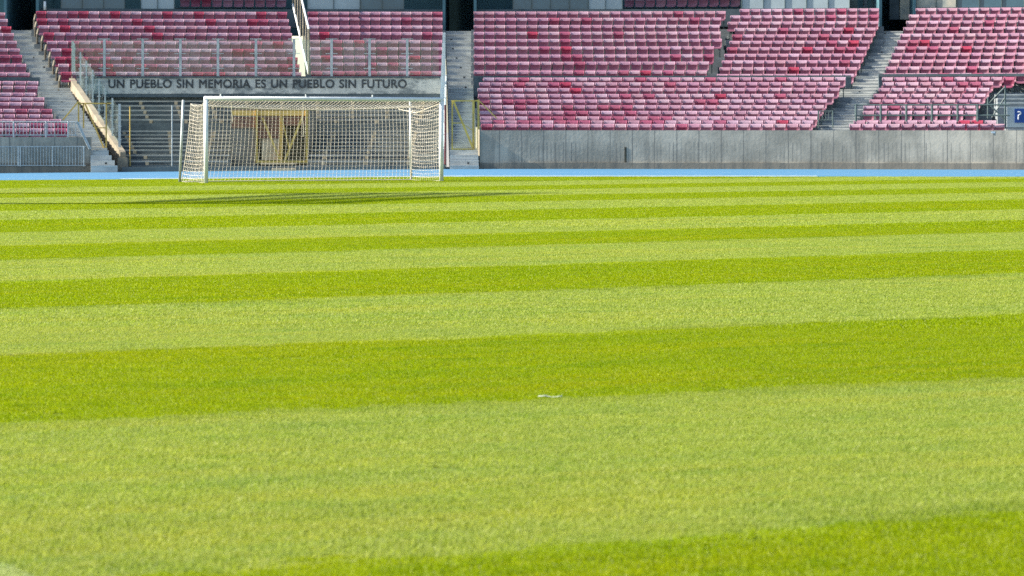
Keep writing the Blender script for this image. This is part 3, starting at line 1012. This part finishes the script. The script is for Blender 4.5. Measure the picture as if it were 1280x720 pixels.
# inscription fascia
DF = 128.75
fa = thing('inscription_fascia', "weathered concrete fascia reading UN PUEBLO SIN MEMORIA ES UN PUEBLO SIN FUTURO", "inscription", (PX(320, DF), DF, PZ(117, DF)))
b = MB(); b.box(PX(96, DF), PX(551.5, DF), DF, DF + .22, PZ(117.2, DF), PZ(97.4, DF))
b.build('panel', M['banner'], fa)
b = MB(); b.box(PX(95.5, DF), PX(552, DF), DF - .06, DF + .30, PZ(97.3, DF), PZ(95.2, DF))
b.build('slab_edge', M['slab'], fa)
b = MB(); b.box(PX(110, DF), PX(551, DF), DF + .02, DF + .2, PZ(121.5, DF), PZ(117.4, DF))  # dark strip along the foot of the fascia
b.build('lower_strip', M['slab'], fa)
def text_mesh(body, x0, x1, yb, yt, d, name, mat, parent, bold=0.012):
    cu = bpy.data.curves.new(name, 'FONT')
    cu.body = body
    cu.size = 1.0
    cu.extrude = 0.02
    cu.bevel_depth = bold
    cu.bevel_resolution = 0
    cu.space_word = 1.25
    cu.space_character = 1.06
    to = bpy.data.objects.new(name, cu)
    COL.objects.link(to)
    bpy.context.view_layer.update()
    dg = bpy.context.evaluated_depsgraph_get()
    me = bpy.data.meshes.new_from_object(to.evaluated_get(dg))
    bpy.data.objects.remove(to)
    co = np.empty(len(me.vertices) * 3); me.vertices.foreach_get("co", co); co = co.reshape(-1, 3)
    lo, hi = co.min(0), co.max(0)
    Xa, Xb, Za, Zb = PX(x0, d), PX(x1, d), PZ(yb, d), PZ(yt, d)
    out = np.empty_like(co)
    out[:, 0] = Xa + (co[:, 0] - lo[0]) / (hi[0] - lo[0]) * (Xb - Xa)
    out[:, 2] = Za + (co[:, 1] - lo[1]) / (hi[1] - lo[1]) * (Zb - Za)
    out[:, 1] = d - 0.012 - co[:, 2] * 0.4
    out -= np.array(parent.location)
    polys = [list(p.vertices) for p in me.polygons]
    par = list(range(len(out)))
    def find(q):
        while par[q] != q:
            par[q] = par[par[q]]; q = par[q]
        return q
    for p in polys:
        for q in p[1:]:
            par[find(q)] = find(p[0])
    ext = {}
    for q in range(len(out)):
        r_ = find(q)
        e = ext.setdefault(r_, [1e9, -1e9])
        e[0] = min(e[0], out[q, 0]); e[1] = max(e[1], out[q, 0])
    isl = sorted(ext.items(), key=lambda kv: kv[1][0])
    word_of, wi, right = {}, 0, isl[0][1][1]
    gap = 0.11
    for r_, (a, c) in isl:
        if a - right > gap: wi += 1
        right = max(right, c)
        word_of[r_] = wi
    for k in range(wi + 1):
        b = MB()
        ids = [q for q in range(len(out)) if word_of[find(q)] == k]
        mp = {q: n for n, q in enumerate(ids)}
        b.v = [tuple(out[q] + np.array(parent.location)) for q in ids]
        b.f = [[mp[q] for q in p] for p in polys if p[0] in mp]
        b.m = [0] * len(b.f)
        b.build(name, mat, parent)
    bpy.data.meshes.remove(me)
    print("WORDS", wi + 1)
text_mesh("UN PUEBLO SIN MEMORIA ES UN PUEBLO SIN FUTURO", 135.5, 508.5, 110.2, 99.2, DF, 'word', M['letter'], fa, 0.022)

# glass fence above the inscription
DG = 129.15
gf = thing('glass_fence', "glass fence with pale posts standing above the inscription", "glass fence", (PX(320, DG), DG, PZ(95, DG)), "glass fences of the stand")
px_ = [130.5, 178.5, 225.5, 272.5, 320, 367.5, 414.5, 462, 509]
for x in px_:
    X = PX(x, DG)
    b = MB(); b.box(X - .055, X + .055, DG - .04, DG + .04, PZ(95.2, DG) - .004, PZ(48.5, DG))
    for y in (48.8, 67.0, 85.5):
        b.box(X - .24, X + .24, DG - .05, DG - .041, PZ(y + .4, DG), PZ(y - .5, DG))
    b.build('post', M['galv'], gf)
ends = [86] + px_ + [551]
for a, c in zip(ends[:-1], ends[1:]):
    b = MB(); b.box(PX(a, DG) + .08, PX(c, DG) - .08, DG - .006, DG + .006, PZ(94, DG), PZ(49.5, DG))
    b.build('pane', M['glass'], gf)

# right side wall of the pit with its tall glass end
b = MB()
b.hexa([(XRW, 119.5, -.3), (XRW + .2, 119.5, -.3), (XRW + .08, 130.2, -.3), (XRW - .12, 130.2, -.3)],
       [(XRW, 119.5, 0.75), (XRW + .2, 119.5, 0.75), (XRW + .08, 130.2, 3.7), (XRW - .12, 130.2, 3.7)])
tag(b.build('stair_wall', M['pale_metal']), "narrow sloping wall seen end on left of the middle stairway", "wall")
gf = thing('glass_fence', "tall pale glass fence seen end on beside the right goalpost", "glass fence", (XRW + .1, 119.6, .75), "glass fences of the stand")
for k in range(7):
    d = lerp(119.7, 130.1, k / 6); zz = lerp(0.75, 3.7, (d - 119.5) / 10.7); X = lerp(XRW + .1, XRW - .02, (d - 119.5) / 10.7)
    b = MB(); b.box(X - .06, X + .06, d - .05, d + .05, zz - .004, zz + 1.75)
    b.build('post', M['pale_metal'], gf)
for k in range(6):
    d, e = lerp(119.7, 130.1, k / 6) + .08, lerp(119.7, 130.1, (k + 1) / 6) - .08
    zf = lambda q: lerp(0.75, 3.7, (q - 119.5) / 10.7); xf = lambda q: lerp(XRW + .1, XRW - .02, (q - 119.5) / 10.7)
    b = MB()
    b.hexa([(xf(d), d, zf(d) + .04), (xf(d) + .012, d, zf(d) + .04), (xf(e) + .012, e, zf(e) + .04), (xf(e), e, zf(e) + .04)],
           [(xf(d), d, zf(d) + 1.7), (xf(d) + .012, d, zf(d) + 1.7), (xf(e) + .012, e, zf(e) + 1.7), (xf(e), e, zf(e) + 1.7)])
    b.build('pane', M['glass'], gf)
b = MB(); X = PX(556.5, 119.3)
b.tube([(X, 119.3, 0.15), (X, 119.3, PZ(131, 119.3))], 0.035, 8)
tag(b.build('rusty_pipe', M['red_pipe']), "thin dark red pipe standing just right of the goal", "pipe")

# white rails along the small aisle in the upper left block
rf = thing('aisle_rail', "tall white metal rail fence climbing the upper block above the goal", "rail fence", (PX(385, 130.6), 130.6, PZ(92, 130.6)))
lo0, lo1 = W(386, 93, 130.6), W(366, 5, 139.0)
upv = Vector((0, 0, 1.85))
b = MB(); b.tube([lo0 + upv, lo1 + upv], .04, 8); b.build('top_rail', M['white_paint'], rf)
b = MB(); b.tube([lo0, lo1], .04, 8); b.build('bottom_rail', M['white_paint'], rf)
for k in range(7):
    p = lo0.lerp(lo1, k / 6)
    b = MB(); b.tube([p, p + upv], .045 if k == 0 else .028, 6); b.build('post', M['cream'], rf)
# thin poles standing in the pit
for x, y0, y1, lab in ((162.5, 193, 133, "thin rusty pole standing in the pit beside the cream wall"), (215, 197, 132, "thin grey pole standing in the pit left of the goal")):
    p0, p1 = W(x, y0 + 9, 119.68), W(x, y1, 119.68)
    p0.z = 0.1
    b = MB(); b.tube([p0, p1], .022, 6)
    tag(b.build('pole', M['ochre'] if x < 200 else M['galv']), lab, "pole")

# ------------------------------------------------------------------ tunnel with yellow frame
DT = 120.9
tn = thing('tunnel_entrance', "old wooden tunnel entrance with ochre frame behind the goal net", "tunnel entrance", (PX(352, DT), DT, 0.1))
b = MB()
for (xa, xb, ya, yb) in ((289.5, 321, 160, 206), ):
    b.box(PX(xa, DT), PX(xb, DT), DT + .05, 125.4, 0, PZ(ya, DT))
b.box(PX(320, DT), PX(322, DT), DT + .05, 125.4, 0, PZ(138, DT))
b.box(PX(384, DT), PX(386, DT), DT + .05, 125.4, 0, PZ(138, DT))
b.box(PX(322.02, DT), PX(383.98, DT), DT + .7, DT + .8, 0, PZ(138, DT), 1)
b.box(PX(289.5, DT), PX(386, DT), DT + .05, 125.4, PZ(138, DT) + .003, PZ(136, DT))
b.build('housing', [M['old_stone'], M['tunnel_fill']], tn)
b = MB(); b.box(PX(289.5, DT), PX(320.9, DT), DT, DT + .04, PZ(160, DT), PZ(146, DT))
b.box(PX(322, DT), PX(349, DT), DT + .06, DT + .1, PZ(173, DT), PZ(145, DT))
b.box(PX(355, DT), PX(383, DT), DT + .06, DT + .1, PZ(157, DT), PZ(145, DT))
b.build('brown_boards', M['brown_board'], tn)
b = MB(); b.box(PX(289.5, DT), PX(385.5, DT), DT - .02, DT + .03, PZ(144.6, DT), PZ(138.2, DT))
b.box(PX(349.4, DT), PX(353.4, DT), DT + .0, DT + .05, PZ(201, DT), PZ(144.7, DT))
b.build('tan_boards', M['tan_board'], tn)
b = MB(); b.box(PX(327, DT), PX(349, DT), DT + .05, DT + .09, PZ(200, DT), PZ(174, DT))
b.build('pale_panel', M['pale_board'], tn)
b = MB()
dd = DT - .06
for x in (321, 383.5):
    b.bar(W(x, 204, dd), W(x, 136, dd), .075)
b.bar(W(320, 202, dd - .01), W(384.5, 202, dd - .01), .07)
b.bar(W(328, 147, dd - .03), W(350, 200, dd - .03), .08)
b.bar(W(378, 146, dd - .03), W(356, 201, dd - .03), .08)
b.bar(W(352, 147, dd - .04), W(362, 187, dd - .04), .05)
b.build('frame', M['ochre'], tn)
b = MB(); b.box(PX(326, 119.1), PX(368, 119.1), 119.02, 119.5, PZ(205.6, 119.1), PZ(203.8, 119.1))
b.box(PX(329, 119.1), PX(332, 119.1), 119.2, 119.3, zg(-9, 115), PZ(205.7, 119.1))
b.box(PX(361, 119.1), PX(364, 119.1), 119.2, 119.3, zg(-9, 115), PZ(205.7, 119.1))
tag(b.build('low_bench', M['pale_board']), "low pale wooden bench in front of the tunnel", "bench")
b = MB(); b.box(PX(340, 118.4), PX(369, 118.4), 118.2, 118.6, zg(-9, 115) - .01, PZ(210.4, 118.4))
tag(b.build('low_step', M['pale_board']), "pale low step on the track edge in front of the tunnel", "step")

# ------------------------------------------------------------------ yellow gates
dg_ = 119.75
gt = thing('yellow_gate', "ochre steel gate on the left stairway with diagonal braces", "gate", W(115, 190, dg_), "yellow stairway gates")
b = MB()
for x, y0, y1 in ((98.2, 158, 127.5), (104.5, 160, 129), (132.8, 191, 129)):
    b.bar(W(x, y0, dg_), W(x, y1, dg_), .05)
b.bar(W(98, 129.3, dg_), W(139, 129.3, dg_), .05)
b.bar(W(112, 190.5, dg_), W(133, 190.5, dg_), .05)
b.bar(W(119, 159.8, dg_), W(132.5, 159.8, dg_), .04)
b.build('frame', M['ochre'], gt)
b = MB()
b.bar(W(106.5, 130, dg_ - .03), W(132, 190, dg_ - .03), .055)
b.bar(W(98, 127, dg_ - .03), W(78.5, 150, dg_ - .03), .05)
b.bar(W(112, 187, dg_ - .02), W(128, 187, dg_ - .02), .03)
b.build('brace', M['ochre'], gt)
gt = thing('yellow_gate', "yellow steel gate across the middle stairway with one long diagonal", "gate", W(580, 186, dg_), "yellow stairway gates")
b = MB()
b.bar(W(565.3, 187, dg_), W(565.3, 125.5, dg_), .055)
b.bar(W(591.8, 187, dg_), W(591.8, 125.5, dg_), .085)
b.bar(W(564, 126, dg_), W(597.5, 126, dg_), .05)
b.bar(W(564, 186.3, dg_), W(592, 186.3, dg_), .05)
b.bar(W(566, 153.8, dg_), W(576, 153.8, dg_), .04)
b.build('frame', M['yellow'], gt)
b = MB()
b.bar(W(567, 127, dg_ - .05), W(591, 184.5, dg_ - .05), .075)
b.bar(W(576, 153, dg_ - .03), W(591, 163, dg_ - .03), .03)
b.bar(W(599, 126, dg_ - .03), W(621, 148, dg_ - .03), .04)
b.build('brace', M['yellow'], gt)
b = MB()
b.bar(W(598, 186.5, dg_), W(598, 124.5, dg_), .075)
b.build('post', M['yellow'], gt)

# ------------------------------------------------------------------ railings
def railing(label, x0, x1, y_top, y_bot, d, n_bars, posts, m, group="metal railings of the stand", bar=.018, rail=.03, foot=None):
    t_ = thing('railing', label, "railing", W((x0 + x1) / 2, y_bot, d), group)
    def P(x, y):
        X = row_x(x, d); q = d - arc(X)
        return Vector((X, q, PZ(y, d)))
    b = MB()
    b.tube([P(lerp(x0, x1, k / 8), y_top) for k in range(9)], rail, 6)
    b.tube([P(lerp(x0, x1, k / 8), y_bot) for k in range(9)], rail, 6)
    b.build('rail', m, t_)
    if n_bars:
        b = MB()
        for k in range(n_bars):
            x = lerp(x0, x1, (k + .5) / n_bars)
            b.tube([P(x, y_bot), P(x, y_top)], bar, 5)
        b.build('bars', m, t_)
    for x in posts:
        b = MB(); b.tube([P(x, y_bot if foot is None else foot), P(x, y_top - .8)], rail * 1.5, 8)
        b.build('post', m, t_)
    return t_, P
t_, P = railing("pale railing with thin bars on top of the left concrete wall", -60, 96.5, 152.3, 168.8, 119.42, 36, [17, 57.5, 85], M['galv'], bar=.012, rail=.02, foot=171.5)
b = MB()
for off in (0, 1.6):
    b.tube([P(96 + off, 152.3), P(102 + off, 166), P(111.5 + off, 186)], .03, 6)
b.build('handrail', M['galv'], t_)
railing("pale vertical railing standing before the left concrete wall", -60, 107, 183, 206.5, 119.3, 46, [23, 25.5, 65.5, 104.5], M['galv'], bar=.012, rail=.018, foot=207.5)
railing("dark thin railing crossing the right lower seats", 1068, 1262, 131.5, 144.5, 120.4, 0, [1070, 1101, 1133, 1165, 1197, 1222], M['dark_metal'], foot=152)
railing("grey railing at the foot of the right stairway", 1022, 1042, 139, 150, 121.0, 5, [1023, 1041], M['dark_metal'], foot=160, bar=.010, rail=.016)
# braced steel frame under the raised seats on the far right
t_ = thing('steel_frame', "braced steel support frame under the raised seats on the far right", "steel frame", W(1248, 160, 120.9))
def P2(x, y, d=120.9):
    X = row_x(x, d); return Vector((X, d - arc(X), PZ(y, d)))
for x, y0, y1 in ((1235, 148, 122), (1256.5, 160, 108)):
    b = MB(); b.tube([P2(x, y0), P2(x, y1)], .035, 6); b.build('post', M['dark_metal'], t_)
b = MB()
b.tube([P2(1236, 130), P2(1256, 110)], .03, 6)
b.tube([P2(1236, 131), P2(1256, 149)], .03, 6)
b.tube([P2(1240, 147), P2(1256, 123)], .025, 6)
b.build('brace', M['dark_metal'], t_)

# wheelchair platform: pale steps, white board and blue sign
b = MB()
for k, (y, d) in enumerate(((161.0, 120.6), (134, 124.6), (128.5, 125.5), (123.5, 126.4), (118.5, 127.3))):
    X0, X1 = row_x(1259 if k == 0 else 1246, d), row_x(1420, d)
    yy = d - arc(row_x(1275, d))
    b.box(X0, X1, yy, yy + (3.9 if k == 0 else .9), PZ(y, d) - 1.2, PZ(y, d))
    b.box(X0, X1, yy - .02, yy - .003, PZ(y, d) - .05, PZ(y, d) + .004, 1)
tag(b.build('platform_steps', [M['terrace'], M['nosing']]), "grey concrete platform and steps at the right edge beside the seats", "steps")
sg = thing('blue_sign', "blue sign with white hooked symbol on a pale board at the right edge", "sign", P2(1280, 158, 121.6))
D5 = 121.6
Xs = lambda x: row_x(x, D5)
Ys = D5 - arc(Xs(1282))
b = MB(); b.box(Xs(1258), Xs(1330), Ys + .02, Ys + .08, PZ(159, D5), PZ(134.5, D5)); b.build('board', M['grey_panel'], sg)
b = MB(); b.box(Xs(1268), Xs(1312), Ys - .01, Ys + .016, PZ(153.5, D5), PZ(136.3, D5)); b.build('face', M['blue_sign'], sg)
b = MB()
hk = [(1272.6, 149.5), (1272.6, 145.5), (1273.4, 143.6), (1275.6, 143.2), (1275.9, 141.2), (1274.6, 140.2), (1271.6, 140.5)]
for a, c in zip(hk[:-1], hk[1:]):
    pa, pc = Vector((Xs(a[0]), Ys - .016, PZ(a[1], D5))), Vector((Xs(c[0]), Ys - .016, PZ(c[1], D5)))
    b.tube([pa, pc], .022, 6)
b.build('symbol', M['white_paint'], sg)

# ------------------------------------------------------------------ back of the stand
DB = 139.3
def slab_x(x0, x1, y0, y1, d, th, name, m, parent=None):
    b = MB()
    X0, X1 = row_x(x0, d), row_x(x1, d)
    n = max(1, int(abs(X1 - X0) / 2.0))
    xs = np.linspace(X0, X1, n + 1)
    f = [(x, d - arc(x)) for x in xs]; k = [(x, d + th - arc(x)) for x in xs][::-1]
    b.hexa([(x, y, PZ(y1, d)) for x, y in f + k], [(x, y, PZ(y0, d)) for x, y in f + k])
    return b.build(name, m, parent)
for x0, x1, lab in ((-120, 7, "dark back wall of the concourse at far left"), (44, 556, "dark back wall of the concourse between the left and middle portals"),
                    (592, 1104, "dark back wall of the concourse between the middle and right portals"), (1143, 1420, "dark back wall of the concourse at far right")):
    tag(slab_x(x0, x1, -75, 45, 143.6, .3, 'concourse_wall', M['navy']), lab, "wall", "dark concourse walls")
tag(slab_x(-120, 1420, -95, -75.2, 139.0, 8, 'concourse_roof', M['navy']), "dark roof slab over the concourse behind the stand", "roof")
# portals: dark passages at the head of each stairway
for x0, x1, lab in ((6.5, 44, "dark portal passage at the head of the left stairway"), (556.5, 592, "dark portal passage at the head of the middle stairway"),
                    (1103, 1143, "dark portal passage at the head of the right stairway")):
    pt = thing('portal', lab, "portal", P2((x0 + x1) / 2, 40, 138.6), "dark stair portals")
    d = 138.6
    Xa, Xb = row_x(x0, d), row_x(x1, d)
    yy = d - arc((Xa + Xb) / 2)
    z0 = 5.70
    b = MB(); b.box(Xa - .12, Xa, yy + .3, yy + 9, z0 - 1, 9.2); b.box(Xb, Xb + .12, yy + .3, yy + 9, z0 - 1, 9.2); b.build('side_wall', M['navy'], pt)
    b = MB(); b.box(Xa - .12, Xb + .12, yy + 9.01, yy + 9.2, z0 - 1, 9.2); b.build('end_wall', M['navy'], pt)
    b = MB(); b.box(Xa + .003, Xb - .003, yy + .25, yy + 9, z0 - .5, z0); b.build('passage_floor', M['slab'], pt)
# screens along the top of the stand
def screen(x0, x1, m, n, label, y0=-16, y1=11.5, d=DB):
    sc = thing('wind_screen', label, "screen", P2((x0 + x1) / 2, y1, d), "screens along the top of the stand")
    e = (x1 - x0) / n
    for k in range(n):
        slab_x(x0 + k * e + .25, x0 + (k + 1) * e - .25, y0, y1, d, .03, 'pane', m, sc)
    for k in range(n + 1):
        slab_x(x0 + k * e - .2, x0 + k * e + .2, y0 - 2, y1 + 1.5, d - .05, .12, 'post', M['dark_metal'], sc)
screen(76, 156, M['teal_panel'], 3, "dark teal screen left of the pale grey panels at the top left")
screen(176, 218, M['grey_panel'], 2, "pale grey screen left of the rear seats at the top left")
screen(384, 450, M['grey_panel'], 2, "pale grey screen right of the white rail")
screen(450.5, 505, M['teal_panel'], 2, "dark teal screen left of the middle portal")
screen(641, 735, M['teal_panel'], 4, "dark teal screen right of the middle portal")
screen(735.5, 778, M['grey_panel'], 2, "pale grey screen beside the rear seats on the right")
screen(927, 1062, M['grey_panel'], 5, "long pale grey screen above the block left of the right stairway")
screen(1145, 1195, M['beige_panel'], 2, "mottled beige screen right of the right portal")
screen(1196, 1420, M['teal_panel'], 8, "long dark teal screen at the top right corner")
# concrete upstand under the screens
for x0, x1, lab in ((47, 557, "grey upstand under the screens left of the middle portal"), (592, 1101, "grey upstand under the screens right of the middle portal"), (1145, 1420, "grey upstand under the screens at the top right")):
    tag(slab_x(x0, x1, 11.8, 34, DB - .12, .5, 'upstand', M['slab']), lab, "upstand", "grey upstands behind the top seats")
# columns by the right portal, and a white post at top left
for x0, x1, m, lab in ((1064, 1072, M['dark_metal'], "dark column left of the right portal"), (1080, 1084, M['slab'], "slim grey column left of the right portal"),
                       (1096, 1101, M['slab'], "grey column at the left edge of the right portal"), (1112, 1124, M['slab'], "broad grey column inside the right portal"),
                       (1125, 1141, M['beige_panel'], "pale beige column at the right edge of the right portal")):
    tag(slab_x(x0, x1, -40, 26 if x0 > 1110 else 11.5, 140.3, .4, 'column', m), lab, "column", "columns beside the right portal")
b = MB(); X = row_x(56, 138.9); q = 138.9 - arc(X)
b.tube([(X, q, PZ(13.5, 138.9)), (X, q, PZ(3, 138.9))], .06, 8)
tag(b.build('white_bollard', M['white_paint'], smooth=True), "short white post above the top row at the far left", "post")
# row-end plates on the left edge of the block beside the left stairway
for i, (y, d) in enumerate(zip(ULM_Y, UP_D(9))):
    xe = interp(y, [14.8, 24, 32, 41, 52, 61, 71.5, 80, 90], [45, 46, 48, 54, 58.5, 63.5, 68.5, 72.5, 76]) - 0.6
    X = row_x(xe, d); q = d - arc(X); z = PZ(y, d) - SEAT_TOP
    b = MB()
    b.hexa([(X - .05, q - .35, z), (X, q - .35, z), (X, q + .05, z), (X - .05, q + .05, z)],
           [(X - .05, q - .30, z + .42), (X, q - .30, z + .42), (X, q + .08, z + .66), (X - .05, q + .08, z + .66)])
    tag(b.build('row_end_plate', M['cream']), "cream end plate of the %s row up above the glass fence, beside the left stairway" % ORD[i + 1], "end plate", "cream row end plates beside the left stairway")

# ------------------------------------------------------------------ goal
GL = Vector((PX(257.5, 87.6), 87.6, 0))
GR = GL + U * 7.16
gl = thing('football_goal', "white football goal with cream net standing on the far goal line", "goal", (GL + GR) / 2)
HB = 2.27
r = 0.060
b = MB(); b.tube([GL + Vector((0, 0, -.05)), GL + Vector((0, 0, HB + .06))], r, 16); b.build('post', M['white_paint'], gl, smooth=True)
b = MB(); b.tube([GR + Vector((0, 0, -.05)), GR + Vector((0, 0, HB + .06))], r, 16); b.build('post', M['white_paint'], gl, smooth=True)
b = MB(); b.tube([GL + Vector((0, 0, HB + .062)) - U * .05, GR + Vector((0, 0, HB + .062)) + U * .05], r, 16); b.build('crossbar', M['white_paint'], gl, smooth=True)
# net
def depth_top(a): return lerp(1.25, 2.0, a ** 0.8)
def z_back_top(a): return lerp(2.18, 2.15, a) - 0.13 * math.sin(math.pi * a) ** 0.8
def back(a, c):
    """a across, c from top (0) to ground (1)"""
    D = lerp(depth_top(a), 1.95, c) - 0.10 * math.sin(math.pi * c) * (1 - 0.3 * math.sin(math.pi * a))
    z = lerp(z_back_top(a), 0.03, c)
    p = GL.lerp(GR, lerp(0.006, 0.994, a)) + N_ * D
    return Vector((p.x, p.y, z + 0.02 * math.sin(a * 37) * (1 - c) * c))
def side(a, u_, c):
    """u_ from post (0) to back (1)"""
    e = back(a, c)
    p0 = (GL if a < .5 else GR) + Vector((0, 0, lerp(HB - .02, 0.03, c)))
    p = p0.lerp(e, u_)
    p.z -= 0.11 * math.sin(math.pi * u_) * (1 - c * .8)
    inw = (U if a < .5 else -U) * 0.10 * math.sin(math.pi * u_) * math.sin(math.pi * c)
    return p + inw
def roof(a, u_):
    p0 = GL.lerp(GR, lerp(0.006, 0.994, a)) + Vector((0, 0, HB + .02))
    p = p0.lerp(back(a, 0), u_)
    p.z -= 0.09 * math.sin(math.pi * u_)
    return p
NR = 0.0039
b = MB()
NV, NH = 60, 20
for k in range(NV + 1):
    a = k / NV
    b.tube([back(a, q / 8) for q in range(9)], NR, 4, cap=False)
for k in range(NH + 1):
    c = (k / NH) ** 0.97
    b.tube([back(q / 30, c) for q in range(31)], NR, 4, cap=False)
b.build('back_net', M['net'], gl)
for a in (0.0, 1.0):
    b = MB()
    for k in range(1, 15):
        b.tube([side(a, k / 15, q / 8) for q in range(9)], NR, 4, cap=False)
    for k in range(NH + 2):
        b.tube([side(a, q / 8, k / (NH + 1)) for q in range(9)], NR, 4, cap=False)
    b.build('side_net', M['net'], gl)
b = MB()
for k in range(NV + 1):
    b.tube([roof(k / NV, q / 5) for q in range(6)], NR, 4, cap=False)
for k in range(1, 13):
    b.tube([roof(q / 24, k / 13) for q in range(25)], NR, 4, cap=False)
b.build('roof_net', M['net'], gl)
b = MB()
b.tube([back(q / 30, 0) + Vector((0, 0, .01)) for q in range(31)], .017, 6)
b.tube([back(0, q / 8) for q in range(9)], .011, 6)
b.tube([back(1, q / 8) for q in range(9)], .014, 6)
b.tube([back(q / 20, 1) for q in range(21)], .012, 6)
b.build('net_cord', M['net'], gl)
for a, L in ((0.10, .55), (0.40, .95)):
    p = GL.lerp(GR, a) + Vector((0, 0, HB))
    pts = [p + Vector((0.012 * math.sin(q * 1.7) + .03 * q / 6 * (1 if a < .2 else .3), 0.25 + .1 * q / 6, -.04 - L * q / 6)) for q in range(7)]
    b = MB(); b.tube(pts, .014, 5); b.build('hanging_rope', M['net'], gl)
b = MB(); b.tube([GR + Vector((0, 0, HB - .05)) - U * .05, GR - U * .45 + N_ * .7 + Vector((0, 0, HB - .32)), GR - U * .6 + N_ * 1.6 + Vector((0, 0, HB - .2))], .014, 5)
b.build('hanging_rope', M['net'], gl)
for a in (0.06, 0.415, .7):
    p = GL.lerp(GR, a) + Vector((0, 0, HB + .118))
    b = MB(); b.tube([p, p + Vector((0, 0, .07))], .018, 6); b.build('crossbar_hook', M['white_paint'], gl)
for base, top, lab in ((GL - U * .0 + N_ * 2.0 , GL + N_ * 1.72, "thin grey net pole behind the left goalpost"), (GR + N_ * 2.02, GR + N_ * 2.08, "thin grey net pole behind the right goalpost")):
    b = MB(); b.tube([base + Vector((0, 0, -.05)), top + Vector((0, 0, 2.30))], .036, 8)
    tag(b.build('net_pole', M['galv'], smooth=True), lab, "net pole", "poles that hold up the goal net")

# ------------------------------------------------------------------ unseen tower, added left of the view to cast the pitch shadow
fl = thing('shadow_tower', "unseen two legged tower added to cast the shadow across the pitch", "shadow caster", (-47, 58, 0))
cot = 1 / math.tan(SUN_EL)
ox, oy = cot * math.cos(SUN_AZ), cot * math.sin(SUN_AZ)
def up(sx, sy, h): return Vector((sx - ox * h, sy - oy * h, h))     # point at height h whose shadow falls on (sx, sy)
hA, hB = 28.0, 30.5
tA, tB = up(-3.4, 63.6, hA), up(0.8, 73.8, hB)
for tpt, h in ((tA, hA), (tB, hB)):
    b = MB(); b.tube([(tpt.x, tpt.y, -.3), (tpt.x, tpt.y, h)], 0.42, 10); b.build('leg', M['galv'], fl)
for k in range(4):  # bars with gaps, shaped to thin out the cast shadow
    za, zb = 25.2 + k * .85, 27.2 + k * .95
    b = MB()
    b.bar((tA.x, tA.y, za), (tB.x, tB.y, zb), .4, .3)
    b.build('shade_bar', M['galv'], fl)
